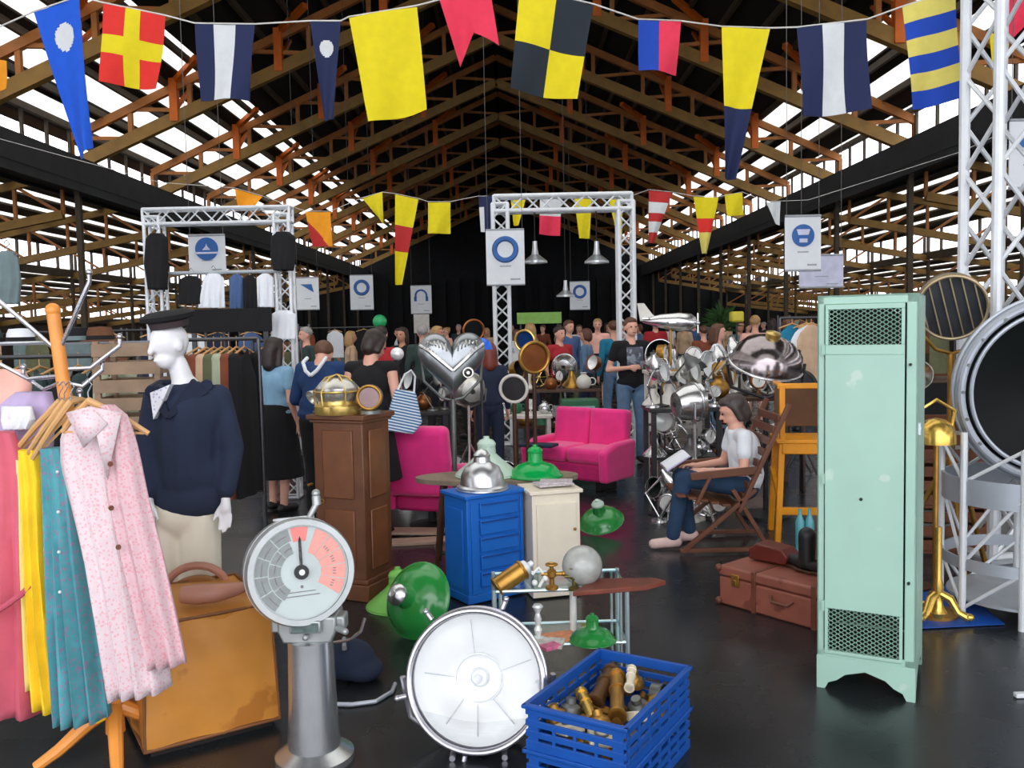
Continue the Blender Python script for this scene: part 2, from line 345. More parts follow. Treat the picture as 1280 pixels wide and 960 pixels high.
flag('flag quartered in yellow and black', [(650, -16), (742, 6), (721, 126), (638, 112)], YF, ['yellow', 'black'], lambda u, v: 0 if (u < .5) == (v < .53) else 1, 20, 30, gF)
flag('small flag split upright into blue and red', [(798, 25), (851, 27), (846, 93), (799, 87)], YF+.6, ['royal', 'pink'], lambda u, v: 0 if u < .5 else 1, 12, 12, gF)
flag('tapering flag yellow above and navy at the tip', [(902, 34), (963, 36), (918, 226), (906, 222)], YF, ['yellow', 'navy'], lambda u, v: 0 if v < .53 else 1, 16, 40, gF)
flag('wide navy flag with an upright white stripe, right of the tapering flag', [(996, 35), (1084, 25), (1086, 138), (1002, 146)], YF-.2, ['navy', 'white'], lambda u, v: 1 if .35 < u < .67 else 0, 34, 8, gF)
flag('flag of level yellow and blue stripes beside the aluminium tower', [(1128, 9), (1195, -12), (1200, 124), (1139, 138)], YF-.2, ['pale', 'royal'], lambda u, v: int(v*6) % 2, 12, 30, gF)
flag('red flag behind the top of the aluminium tower', [(1255, -20), (1300, -25), (1290, 20), (1262, 55)], YF+.6, ['pink'], one, 12, 12, gF)
flag('long yellow pennant flag behind the aluminium tower', [(1236, 40), (1262, 50), (1250, 128), (1244, 130)], YF+2, ['yellow'], one, 12, 12, gB)
flag('orange flag cut by the left edge of the picture', [(-30, 70), (8, 76), (6, 110), (-30, 120)], YF+1, ['orange'], one, 8, 8, gF)
def rope(pts, Y, label, name='flag_line', r=.006):
    m = MB(); m.tube([P(x, y, yy) for (x, y), yy in zip(pts, Y if hasattr(Y, '__len__') else [Y]*len(pts))], r, 6)
    tag(m.obj(name, M_rope), label, 'rope')
rope([(-1326, -258), (-60, 60), (43, 14), (105, -7)], YF, 'white line carrying the blue pennant at the far left')
rope([(105, -3), (128, 3), (206, 19), (244, 29), (319, 30), (388, 26), (426, 26), (436, 21), (521, 7), (612, -17), (650, -17), (742, 5), (798, 24), (851, 26), (902, 33), (963, 35), (996, 34), (1084, 24), (1128, 8), (1195, -13), (1300, -30), (2260, -250)], [YF+.004]*8+[YF-.296]*2+[YF+.004]*3+[YF+.604]*2+[YF+.004]*2+[YF-.196]*4+[YF+.6, YF+.01], 'white line carrying the front row of signal flags')
YB = 14.
B = [('orange flag above the left gantry', [(294, 236), (328, 246), (316, 262), (297, 262)], ['orange'], one),
     ('flag cut slantwise into yellow and orange red, right of the left gantry', [(382, 265), (413, 265), (416, 308), (390, 308)], ['orange', 'darkred'], lambda u, v: 1 if v > u*.9+.25 else 0),
     ('small yellow three-cornered flag', [(453, 248), (478, 240), (479, 280), (476, 276)], ['yellow'], one),
     ('long tapering flag in yellow, red and yellow', [(494, 243), (523, 249), (503, 356), (494, 356)], ['yellow', 'darkred'], lambda u, v: 1 if .32 < v < .62 else 0),
     ('plain yellow square flag before the black end wall', [(535, 253), (563, 253), (563, 292), (535, 292)], ['yellow'], one),
     ('dark navy flag left of the white portal', [(598, 246), (620, 244), (618, 292), (601, 290)], ['navy', 'white'], lambda u, v: 1 if u < .3 and v > .3 else 0),
     ('tiny yellow flag under the left end of the portal', [(638, 246), (658, 246), (648, 282), (642, 282)], ['yellow'], one),
     ('flag white above and red below, hanging in the portal', [(675, 246), (702, 246), (700, 295), (674, 293)], ['white', 'pink'], lambda u, v: 0 if v < .5 else 1),
     ('narrow yellow pennant in the middle of the portal', [(718, 248), (740, 249), (737, 298), (724, 298)], ['yellow'], one),
     ('yellow flag beside the right post of the portal', [(761, 249), (778, 250), (778, 306), (772, 296)], ['yellow'], one),
     ('red and white striped pennant right of the portal', [(811, 238), (840, 241), (818, 304), (811, 304)], ['darkred', 'white'], lambda u, v: int(v*5) % 2),
     ('tapering flag in yellow, red and pale yellow', [(867, 246), (898, 247), (884, 317), (878, 317)], ['yellow', 'red', 'pale'], lambda u, v: 0 if v < .36 else (1 if v < .62 else 2)),
     ('small yellow square flag over the right gangway', [(906, 243), (928, 241), (930, 268), (909, 271)], ['yellow'], one),
     ('small white pennant flag over the right gangway', [(958, 253), (976, 252), (974, 282), (968, 278)], ['white'], one)]
for l, q, c, f in B: flag(l, q, YB, c, f, 20, 24, gB)
rope([(-285, 96), (200, 228), (294, 235), (328, 245), (382, 264), (413, 264), (453, 247), (478, 240), (494, 242), (523, 248), (535, 252), (563, 252), (598, 245), (675, 246), (702, 246), (778, 249), (811, 237), (840, 240), (867, 245), (898, 246), (928, 240), (958, 252), (1010, 250), (1200, 190), (1405, 98)], YB+.004, 'thin line carrying the rear row of small flags', r=.005)

M_white = mat('white_board', (214, 220, 224), .6, 0, .03); M_emb = mat('emblem_blue', (34, 92, 160), .6); M_pale = mat('pale_board', (196, 200, 222), .6); M_peach = mat('peach_print', (240, 180, 160), .6); M_grey = mat('grey_print', (150, 156, 162), .7)
def banner(label, x0, y0, x1, y1, Y, kind, skew=0, mats=None):
    a, b, c, d = P(x0, y0, Y), P(x1, y0+skew, Y), P(x1, y1+skew, Y), P(x0, y1, Y); o = (a+b)/2; w = (b-a).length; h = (a-d).length
    root = thing('hanging_banner', label, 'banner', o)
    m = MB(); m.box((0, 0, -h/2), (w, .012, h)); m.obj('board', M_white if not mats else mats, root)
    for z_ in (0, -h): m = MB(); m.cyl((-w/2, -.003, z_), (w/2, -.003, z_), .012, n=8); m.obj('rod', M_grey, root)
    m = MB()
    m = MB(); r = w*.31; cz = -h*.36; F = frame((0, -1, 0))
    def dsc(rr, x=0, z=0, t=.010): m.cyl((x, -.006, cz+z), (x, -.006-t, cz+z), rr, n=28)
    if kind == 'wave':
        dsc(r); m.obj('emblem', M_emb, root); m = MB(); m.box((0, -.02, cz-r*.35), (r*2.1, .008, r*.16)); m.prism([(-r*.35, cz-r*.1), (r*.35, cz-r*.1), (r*.05, cz+r*.25), (0, cz+r*.45), (-r*.05, cz+r*.25)], -.024, -.016)
        m.obj('emblem_figure', M_pale, root)
    elif kind == 'ring':
        m.torus((0, -.012, cz), r*.9, r*.22, (0, 1, 0), 28, 6); m.obj('emblem', M_emb, root)
    elif kind == 'phones':
        m.lathe([(r*.7, -.006), (r, -.006), (r, .006), (r*.7, .006)], 20, (0, -.012, cz), a0=-.35, a1=PI+.35, M=Matrix.Rotation(PI/2, 4, 'X')); m.box((-r*.9, -.012, cz-r*.5), (r*.4, .012, r*.7)); m.box((r*.9, -.012, cz-r*.5), (r*.4, .012, r*.7)); m.obj('emblem', M_emb, root)
    elif kind == 'face':
        dsc(r); m.obj('emblem', M_emb, root); m = MB(); m.prism([(-r*.6, cz+r*.55), (r*.6, cz+r*.55), (r*.45, cz+r*.05), (-r*.45, cz+r*.05)], -.024, -.016); m.box((0, -.02, cz-r*.45), (r*.7, .008, r*.35)); m.obj('emblem_figure', M_pale, root)
    elif kind == 'star':
        m.prism([(-r, cz+r*.7), (r*.6, cz+r*.7), (r*.9, cz-r*.5), (r*.1, cz)], -.018, -.006); m.obj('emblem', M_emb, root)
    m = MB(); m.box((0, -.008, -h*.66), (w*.3, .006, h*.02)); m.box((w*.25, -.008, -h*.9), (w*.26, .006, h*.03)); m.obj('printing', M_grey, root)
    m = MB(); top = zl(o.x)
    for s in (-1, 1): m.cyl((s*w*.45, 0, 0), (s*w*.45, 0, max(1.0, top-o.z)), .0035, n=6)
    m.obj('cord', M_gcord, root)
banner('white banner with a solid blue round emblem above the clothes stall', 235, 294, 281, 342, 9.2, 'wave')
banner('white banner with a blue corner emblem beside the left gantry', 370, 347, 398, 387, 17, 'star')
banner('white banner with a thin round emblem left of the black wall', 437, 344, 466, 387, 20, 'ring')
banner('small white banner with an arch-shaped emblem on a post', 513, 357, 539, 392, 24, 'phones')
banner('large white banner crossed by the left post of the portal', 607, 287, 655, 356, 11.5, 'ring')
banner('small white banner at the foot of the hanging lamps', 712, 352, 737, 387, 22, 'ring')
banner('white banner with a solid blue round emblem left above the green locker', 981, 270, 1026, 338, 8.5, 'face')
banner('bluish lilac banner partly behind the white emblem banner', 999, 322, 1054, 362, 9.5, 'none', -6, M_pale)
banner('white banner with a blue emblem behind the aluminium tower', 1262, 150, 1312, 235, 7, 'wave')

# ------------------------------------------------------------------ aluminium box trusses
M_alu = mat('aluminium', (216, 222, 226), .4, .15, .06); M_aluD = mat('aluminium_dull', (176, 184, 190), .45, .5, .08)
def box_truss(m, a, b, w, r, side=(1, 0, 0), n=None):
    a, b = V(a), V(b); d = (b-a).normalized(); s = V(side).normalized(); t = d.cross(s).normalized(); L = (b-a).length; n = n or max(2, int(L/w/.95))
    ch = [(i*s+j*t)*w/2 for i, j in ((-1, -1), (1, -1), (1, 1), (-1, 1))]
    for c in ch: m.cyl(a+c, b+c, r, n=10)
    for k in range(n):
        p, q = a+d*L*k/n, a+d*L*(k+1)/n
        for i in range(4):
            c0, c1 = ch[i], ch[(i+1) % 4]
            if k % 2: c0, c1 = c1, c0
            m.cyl(p+c0, q+c1, r*.45, n=6, cap=False)
    for p in (a, b):
        for i in range(4): m.cyl(p+ch[i], p+ch[(i+1) % 4], r*.8, n=8)
# tower at the right
root = thing('truss_tower', 'tall aluminium box truss tower at the right behind the large round lamp', 'truss tower', (3.31, 6.0, 0), R(14))
m = MB(); box_truss(m, (0, 0, .03), (0, 0, 4.9), .30, .036, n=15); m.obj('lattice_post', M_alu, root)
m = MB(); m.box((0, 0, .012), (.42, .42, .024)); m.obj('base_plate', M_aluD, root)
# portal in the middle
Yp = 12.2
root = thing('truss_portal', 'white aluminium truss portal in front of the black end wall', 'truss portal', (0, Yp, 0))
xl, xr = P(628, 400, Yp).x, P(783, 400, Yp).x; zt = P(700, 254, Yp).z
for x in (xl, xr): m = MB(); box_truss(m, (x, 0, .02), (x, 0, zt), .20, .030); m.obj('post', M_alu, root)
m = MB(); box_truss(m, (xl-.08, 0, zt), (xr+.08, 0, zt), .20, .030, (0, 1, 0)); m.obj('crossbar', M_alu, root)
# left gantry
Yg = 8.6
xl, xr = P(198, 400, Yg).x, P(358, 400, Yg).x; zt = P(280, 270, Yg).z
root = thing('truss_gantry', 'aluminium truss gantry over the clothes stall at the left', 'truss gantry', (0, Yg, 0))
for x in (xl, xr): m = MB(); box_truss(m, (x, 0, .02), (x, 0, zt), .14, .017); m.obj('post', M_alu, root)
m = MB(); box_truss(m, (xl-.08, 0, zt), (xr+.08, 0, zt), .14, .017, (0, 1, 0)); m.obj('crossbar', M_alu, root)
m = MB(); zr = P(250, 342, Yg).z; m.cyl((xl, -.12, zr), (xr, -.12, zr), .018, n=10); m.obj('rail', M_aluD, root); ZR = zr

# hanging pendant lamps in the portal
M_shade_al = mat('spun_aluminium', (190, 196, 200), .3, .8, .05); M_flex = mat('black_flex', (20, 20, 22), .7)
for l, px, py, Y, sc in (('white enamel pendant lamp hanging at the left in the portal', 669, 329, 12.2, 1), ('white enamel pendant lamp hanging at the right in the portal', 746, 329, 12.2, 1), ('small pendant lamp hanging lowest in the portal', 707, 371, 13, .8)):
    o = P(px, py, Y); root = thing('pendant_lamp', l, 'lamp', o, 0, 'pendant lamps in the portal', sc)
    m = MB(); m.shell([(.17, 0), (.165, .03), (.05, .12), (.035, .2), (.03, .3)], .006); m.obj('lamp_shade', M_shade_al, root)
    m = MB(); m.cyl((0, 0, .3), (0, 0, max(.6, ((P(700, 254, 12.2).z if Y < 12.5 else zl(o.x)-.2)-o.z)/sc)), .008, n=6); m.obj('cord', M_flex, root)
    m = MB(); m.sph((0, 0, .09), (.035, .035, .05), 10); m.obj('bulb', M_white, root)
# ================================================================== large things at the front
M_mint = mat('mint_paint', (158, 196, 180), .42, 0, .04, 5, .03, wear=((180, 206, 192), .66, 9))
M_mintd = mat('mint_scratched', (150, 190, 172), .5, 0, .1, 12); M_rust = mat('dark_hole', (36, 44, 40), .8)
a, b = G(1021, 858), G(1142, 875); ang = R(-28); w = .405; H = 1.755; D = .50
root = thing('metal_locker', 'tall narrow mint green metal locker with mesh vents', 'locker', (a.x, a.y, 0), ang)
m = MB(); z0 = .13                                                    # carcass: hollow box open at the front
for bx in (((.006, D/2, (z0+H)/2), (.012, D, H-z0)), ((w-.006, D/2, (z0+H)/2), (.012, D, H-z0)), ((w/2, D-.006, (z0+H)/2), (w, .012, H-z0)), ((w/2, D/2, H-.006), (w, D, .012)), ((w/2, D/2, z0), (w, D, .012))): m.box(*bx)
fr = .03
m.box((fr/2, .006, (z0+H)/2), (fr, .012, H-z0)); m.box((w-fr/2-.008, .006, (z0+H)/2), (fr+.016, .012, H-z0)); m.box((w/2, .006, H-.02), (w, .012, .04)); m.box((w/2, .006, z0+.02), (w, .012, .06))
m.obj('body', M_mint, root, bev=.004)
m = MB(); ah = .05                                                     # arched skirts that form the feet
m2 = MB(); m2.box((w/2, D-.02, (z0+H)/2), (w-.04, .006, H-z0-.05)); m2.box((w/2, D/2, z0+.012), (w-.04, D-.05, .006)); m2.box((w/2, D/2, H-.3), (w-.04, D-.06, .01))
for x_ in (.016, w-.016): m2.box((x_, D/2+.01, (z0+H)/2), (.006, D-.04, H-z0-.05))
m2.obj('inner_shade', mat('locker_inside_shade', (40, 48, 44), .8, 0, .2), root)  # inner sheets coloured dark to paint the shade seen through the vents
def skirt(L): return [(0, z0+.02), (0, 0), (.035, 0), (.05, .03), (.085, .045), (.12, .075), (L/2, .10), (L-.12, .075), (L-.085, .045), (L-.05, .03), (L-.035, 0), (L, 0), (L, z0+.02)]
m.prism(skirt(w), -.004, .010); m.prism(skirt(w), D-.01, D)
m.prism(skirt(D), 0, .012, 'YZ'); m.prism(skirt(D), w-.012, w, 'YZ'); m.obj('base_skirt', M_mint, root)
m = MB(); dl, dr, db, dt = fr+.004, w-fr-.022, z0+.035, H-.04; vents = [(H-.215, H-.062), (z0+.05, z0+.24)]
m.box(((dl+dr)/2, -.004, (vents[0][0]+vents[1][1])/2), (dr-dl, .014, vents[0][0]-vents[1][1]))
m.box(((dl+dr)/2, -.004, (vents[0][1]+dt)/2), (dr-dl, .014, dt-vents[0][1])); m.box(((dl+dr)/2, -.004, (vents[1][0]+db)/2), (dr-dl, .014, vents[1][0]-db))
for v in vents:
    m.box((dl+.007, -.004, (v[0]+v[1])/2), (.014, .014, v[1]-v[0])); m.box((dr-.007, -.004, (v[0]+v[1])/2), (.014, .014, v[1]-v[0]))
m.box(((dl+dr)/2, -.0125, H-.255), (dr-dl, .004, .004)); door = m.obj('door', M_mint, root, bev=.003)
for v in vents:
    m = MB(); x0, x1 = dl+.013, dr-.013; nx, nz = 10, int((v[1]-v[0])/.019); dx = (x1-x0)/nx; dz = (v[1]-v[0])/nz
    for j in range(nz):
        for i in range(nx):
            xx, zz = x0+i*dx, v[0]+(j+.5)*dz; m.bar((xx, -.002, zz), (xx+dx*.35, -.002, zz+dz*.5), .005, .004); m.bar((xx+dx*.35, -.002, zz+dz*.5), (xx+dx*.5, -.002, zz+dz*.5), .006, .005); m.bar((xx+dx*.5, -.002, zz+dz*.5), (xx+dx*.85, -.002, zz), .005, .004); m.bar((xx+dx*.85, -.002, zz), (xx+dx, -.002, zz), .006, .005); m.bar((xx, -.002, zz), (xx+dx*.35, -.002, zz-dz*.5), .005, .004); m.bar((xx+dx*.5, -.002, zz-dz*.5), (xx+dx*.85, -.002, zz), .005, .004)
            m.obj('vent_mesh', M_mintd, door, smooth=0)
m = MB(); m.cyl((w-.03, -.018, H-.30), (w-.03, 0, H-.30), .006); m.cyl((w-.03, -.018, .52), (w-.03, 0, .52), .006); m.cyl((dl+.15, -.016, .87), (dl+.15, -.008, .87), .007); m.obj('screw', M_rust, root)
for z in (.38, .95, 1.52): m = MB(); m.box((dl-.006, -.012, z), (.012, .012, .045)); m.obj('hinge', M_mintd, root)
m = MB(); m.box((w+.004, .06, 1.18), (.012, .05, .012)); m.box((w+.004, .035, 1.18), (.01, .01, .05)); m.obj('latch', M_alu, root)

# ---- engine telegraph
M_cast = mat('cast_metal', (164, 170, 170), .38, .55, .1, 14, .1); M_colm = mat('polished_column', (186, 190, 192), .26, .85, .08, 6); M_dial = mat('dial_face', (166, 184, 182), .5); M_dialg = mat('dial_grey', (84, 100, 98), .5, 0, .35, 60)
M_salmon = mat('dial_salmon', (222, 124, 104), .5, 0, .1, 40); M_ink = mat('black_ink', (22, 24, 26), .5); M_redp = mat('dial_red', (224, 74, 56), .5); M_pane2 = glass_mat('thin_glass', (1, 1, 1), .08)
Yt = 3.3; c = P(376, 712, Yt); base = V((P(392, 900, Yt).x, Yt, 0))
root = thing('engine_telegraph', 'ship engine telegraph with a round dial on a polished metal column', 'telegraph', base)
m = MB(); m.lathe([(.15, 0), (.15, .025), (.125, .04), (.10, .055), (.10, .08), (.092, .2), (.086, .44), (.086, .455), (.086, .475), (.07, .48)], 32); m.obj('column', M_colm, root)
cx = c.x-base.x; cz = c.z
m = MB(); m.prism([(-.09, .475), (.09, .475), (.11, .52), (.11, .575), (-.11, .575), (-.11, .52)], -.06, .09); m.box((0, .07, .62), (.12, .06, .12)); m.box((-.115, 0, .54), (.05, .08, .06)); m.box((.115, 0, .54), (.05, .08, .06)); m.box((.0, -.078, .545), (.12, .016, .05)); m.cyl((0, -.09, .505), (0, -.06, .505), .012)
m.cyl((.11, -.05, .53), (.16, -.10, .53), .012); m.obj('neck', M_cast, root, bev=.008)
m = MB(); m.box((0, -.088, .545), (.10, .004, .034)); m.obj('name_plate', M_dialg, root)
T = Matrix.Translation((cx, -.02, cz)) @ Matrix.Rotation(R(23), 4, 'Z') @ Matrix.Rotation(R(-9), 4, 'X')
m = MB(); m.at(T); FM = Matrix.Rotation(PI/2, 4, 'X')
m.lathe([(.175, .055), (.196, .055), (.203, .035), (.203, -.0), (.192, -.02), (.192, -.10), (.198, -.12), (.196, -.14), (.12, -.16), (.0, -.16)], 56, M=FM, caps=False); m.obj('dial_housing', M_cast, root)
m = MB(); m.at(T); m.lathe([(.0, .034), (.178, .034), (.178, .028), (0, .028)], 56, M=FM); m.obj('dial_face', M_dial, root)
def sector(m, r0, r1, a0, a1, y, n=10, t=.002):
    P2 = [(r1*math.cos(a0+(a1-a0)*i/n), r1*math.sin(a0+(a1-a0)*i/n)) for i in range(n+1)]+[(r0*math.cos(a1-(a1-a0)*i/n), r0*math.sin(a1-(a1-a0)*i/n)) for i in range(n+1)]
    m.prism(P2, y, y-t)
m = MB(); m.at(T)
for k in range(5): sector(m, .075, .118, R(108+k*26), R(132+k*26), -.035); sector(m, .122, .168, R(104+k*26), R(128+k*26), -.035)
m.obj('grey_sector', M_dialg, root, smooth=0)
m = MB(); m.at(T)
for k in range(5): sector(m, .075, .168, R(-36+k*21), R(-16.5+k*21), -.035)
m.obj('salmon_sector', M_salmon, root, smooth=0)
m = MB(); m.at(T); sector(m, .115, .168, R(78), R(101), -.035); m.obj('red_sector', M_redp, root, smooth=0)
m = MB(); m.at(T)
for k in range(5):
    for r_, q in ((.097, 3), (.145, 4)):
        for j in range(q): aa = R(112+k*26+j*4.5); m.box((r_*math.cos(aa), -.038, r_*math.sin(aa)), (.004, .002, .016), (0, -aa, 0))
for k in range(4):
    for j in range(3): aa = R(-30+k*21+j*4.5); m.box((.125*math.cos(aa), -.038, .125*math.sin(aa)), (.012, .002, .003), (0, -aa, 0))
m.box((0, -.036, -.088), (.13, .002, .003)); m.box((0, -.036, -.073), (.10, .002, .003)); m.cyl((0, -.035, -.055), (0, -.037, -.055), .006); m.obj('dial_lettering', M_ink, root, smooth=0)
m = MB(); m.at(T); m.cyl((0, -.036, 0), (0, -.055, 0), .027, n=24); m.prism([(-.006, 0), (.006, 0), (.005, .12), (0, .135), (-.005, .12)], -.046, -.05); m.obj('pointer', M_ink, root)
m = MB(); m.at(T); m.cyl((0, -.056, 0), (0, -.060, 0), .011, n=16); m.obj('pointer_boss', M_alu, root)
m = MB(); m.at(T); m.lathe([(.0, .050), (.176, .050)], 40, M=FM, caps=False); m.obj('dial_glass', M_pane2, root)
m = MB(); m.at(T); m.cyl((.05, .03, .19), (.085, .03, .245), .012); m.cyl((.085, .03, .24), (.085, .03, .275), .017); m.sph((.085, .03, .285), .017); m.obj('top_handle', M_cast, root)
m = MB(); m.at(T)
for s in (-1, 1): m.torus((s*.04, .06, .196), .035, .005, (0, 0, 1), 16, 6)
m.torus((0, 0, 0), .199, .006, (0, 1, 0), 48, 6); m.obj('trim_ring', M_alu, root)

# ---- searchlight on the floor
M_rim = mat('worn_chrome', (190, 190, 200), .25, .8, .1); M_refl = mat('mirror_bowl', (236, 240, 240), .33, .35, .06, 7); M_reflr = mat('bowl_lines', (186, 192, 194), .4, .4)
c = P(597, 848, 3.34); root = thing('searchlight', 'large round searchlight with a white mirror face standing on the floor', 'searchlight', (c.x, c.y, 0))
T = Matrix.Translation((0, 0, c.z)) @ Matrix.Rotation(R(-9), 4, 'Z') @ Matrix.Rotation(R(-13), 4, 'X')
Rr = .258
m = MB(); m.at(T); m.shell([(Rr+.012, .05), (Rr+.012, 0), (Rr+.002, -.01), (Rr-.005, -.12), (Rr-.06, -.20), (.10, -.25)], .01, 56, M=FM); m.obj('housing', M_rim, root)
m = MB(); m.at(T); m.torus((0, -.05, 0), Rr+.004, .012, (0, 1, 0), 64, 10); m.torus((0, -.015, 0), Rr+.012, .008, (0, 1, 0), 64, 8); m.obj('rim', M_rim, root)
m = MB(); m.at(T); m.lathe([(0.0, -.16), (.04, -.157), (.09, -.145), (.15, -.105), (.20, -.06), (.24, -.01), (Rr-.012, .03)], 64, M=FM, caps=False); m.obj('mirror', M_refl, root)
m = MB(); m.at(T); m.torus((-.02, .13, -.02), .095, .0045, (0, 1, 0), 40, 6); m.torus((-.02, .14, -.02), .035, .004, (0, 1, 0), 28, 6)
for aa in (20, 100, 178, 235, 270, 310):
    p0 = V((-.02+.1*math.cos(R(aa)), .118, -.02+.1*math.sin(R(aa)))); p1 = V((.22*math.cos(R(aa)), .03, .22*math.sin(R(aa)))); m.cyl(p0, p1, .0022, n=6)
m.obj('lamp_ring', M_reflr, root)
m = MB(); m.at(T); m.sph((-.02, .1, -.02), (.02, .03, .02), 14); m.obj('bulb', M_white, root)
m = MB(); m.at(T); m.lathe([(0, .046), (.1, .05), (Rr-.004, .044)], 48, M=FM, caps=False); m.obj('front_glass', M_pane2, root)
for aa in (70, 130, 195, 345, 262): m = MB(); m.at(T); p = V((.285*math.cos(R(aa)), -.02, .285*math.sin(R(aa)))); m.cyl(p, p+V((.03*math.cos(R(aa)), 0, .03*math.sin(R(aa)))), .011); m.sph(p+V((.04*math.cos(R(aa)), 0, .04*math.sin(R(aa)))), .012); m.obj('clamp', M_rim, root)
m = MB()
m.tube([(-.295, .03, c.z), (-.27, .05, .12), (-.14, .06, .012), (.14, .06, .012), (.27, .05, .12), (.295, .03, c.z)], .012, 8); m.tube([(-.1, -.09, .012), (-.1, .22, .012)], .012); m.tube([(.1, -.09, .012), (.1, .22, .012)], .012); m.obj('yoke', M_rim, root)

# ---- stacked blue crates with brass fittings
M_blue = mat('crate_blue', (12, 76, 160), .42, 0, .08, 8); M_blued = mat('cabinet_blue', (10, 98, 188), .45, 0, .06, 6, .02)
M_brass = mat('aged_brass', (170, 128, 58), .34, .75, .25, 14); M_brassb = mat('bright_brass', (214, 178, 88), .25, .8, .15); M_gun = mat('dull_steel', (110, 114, 112), .4, .7, .2); M_ivory = mat('ivory_plastic', (222, 214, 190), .5)
CC = V((.343, 3.17)); CA = R(58.5); CL, CWd, CHh = .60, .385, .165
def crate(z, label):
    root = thing('plastic_crate', label, 'crate', (CC.x, CC.y, z), CA, 'stacked blue crates')
    m = MB(); t = .01
    m.box((0, 0, .008), (CL-.02, CWd-.02, .01))
    rails = [(.018, .036), (.060, .022), (.098, .022), (.146, .038)]
    for zz, h in rails:
        for s in (-1, 1): m.box((0, s*(CWd/2-t/2), zz), (CL, t, h)); m.box((s*(CL/2-t/2), 0, zz), (t, CWd-.02, h))
    for s in (-1, 1):
        for i in range(7):
            x = -CL/2+.03+(CL-.06)*i/6; m.box((x, s*(CWd/2-t/2), CHh/2), (.016, t*.9, CHh-.01))
        for i in range(5):
            y = -CWd/2+.03+(CWd-.06)*i/4
            if i in (1, 2, 3): m.box((s*(CL/2-t/2), y, .05), (t*.9, .012, .09))
            else: m.box((s*(CL/2-t/2), y, CHh/2), (t*.9, .04, CHh-.01))
    m.obj('crate_body', M_blue, root, smooth=0, bev=.0015)
    m = MB()
    for s in (-1, 1): m.box((0, s*(CWd/2+.002), CHh-.008), (CL+.024, .016, .014)); m.box((s*(CL/2+.002), 0, CHh-.008), (.016, CWd+.02, .014))
    m.obj('rim', M_blue, root, bev=.003)
    return root
crate(0, 'blue plastic crate, lower of the two stacked by the searchlight'); crate(CHh-.004, 'blue plastic crate holding brass fittings, upper of the stack')
cz = CHh+.014; cr = random.Random(3)
def cw(x, y, z): c_, s_ = math.cos(CA), math.sin(CA); return (CC.x+x*c_-y*s_, CC.y+x*s_+y*c_, z)
def pipe(mb, L, r): mb.cyl((-L/2, 0, 0), (L/2, 0, 0), r, n=16); mb.cyl((-L/2, 0, 0), (-L/2+.015, 0, 0), r*1.3, n=16); mb.cyl((L/2-.02, 0, 0), (L/2, 0, 0), r*1.25, n=16); mb.cyl((L*.1, 0, 0), (L*.16, 0, 0), r*1.2, n=16)
fits = [('long ribbed brass tube lying across the filled crate', 'brass_tube', (.05, .0), 25, .115, M_brass, 'pipe', .30, .026), ('ivory handle lying on the brass tube in the crate', 'tool_handle', (.13, -.02), 20, .155, M_ivory, 'pipe', .15, .015),
        ('brown worn tube at the back of the crate', 'brass_tube', (.12, .09), 10, .10, mat('brown_metal', (96, 66, 34), .5, .4), 'pipe', .26, .03), ('short brass tube beside the long ribbed one', 'brass_tube', (-.06, .07), 40, .10, M_brassb, 'pipe', .2, .02)]
for lab, nm, (x, y), rz, z, mt, kd, L, r in fits:
    m = MB(); pipe(m, L, r); o = m.obj(nm, mt); tag(o, lab, 'fitting', 'fittings in the blue crate'); o.location = cw(x, y, cz+z-.03); o.rotation_euler = (0, R(-6), CA+R(rz))
kinds = [('square white block with a round socket at the front of the crate', -.22, .06, 'sock'), ('square white block with a round socket in the near corner of the crate', -.235, -.07, 'sock'), ('white socket block in the right part of the crate', -.02, -.12, 'sock'),
         ('steel ring collar at the right of the crate', .12, -.14, 'ring'), ('brass ring collar at the far right of the crate', .2, -.10, 'ring'), ('dull steel cap at the left of the crate', -.17, .14, 'cap'), ('dull steel cap beside the tubes', -.1, .12, 'cap'), ('small brass cap between the white blocks', -.14, -.02, 'cap'),
         ('dark steel cap in the middle of the crate', .04, -.09, 'cap'), ('brass cap at the back of the crate', .25, .02, 'cap'), ('steel ring at the back corner of the crate', .24, .12, 'ring'), ('steel cap near the right edge', .04, -.15, 'cap')]
for i, (lab, x, y, kd) in enumerate(kinds):
    root = thing('socket_block' if kd == 'sock' else ('ring_collar' if kd == 'ring' else 'pipe_fitting'), lab, 'fitting', cw(x, y, cz+.055), (R(cr.uniform(-25, 25)), R(cr.uniform(-20, 20)), R(cr.uniform(0, 90))), 'fittings in the blue crate')
    m = MB()
    if kd == 'sock':
        m.box((0, 0, 0), (.085, .07, .035)); m.obj('block', M_ivory, root, bev=.005); m = MB(); m.lathe([(.022, .0), (.026, .0), (.026, .022), (.018, .022), (.018, .0)], 18); m.obj('socket', M_gun, root)
    elif kd == 'ring': m.at(Matrix.Rotation(R(70), 4, 'X')); m.shell([(.038, -.02), (.038, .02)], .006, 24); m.obj('ring', [M_gun, M_brassb][i % 2], root); m = MB(); m.at(Matrix.Rotation(R(70), 4, 'X')); m.torus((0, 0, .02), .038, .005); m.obj('flange', M_gun, root)
    else: m.lathe([(.04, -.02), (.042, .0), (.036, .02), (.02, .03), (.018, .05), (0, .052)], 20); m.obj('cap', [M_gun, M_brass][i % 2], root)
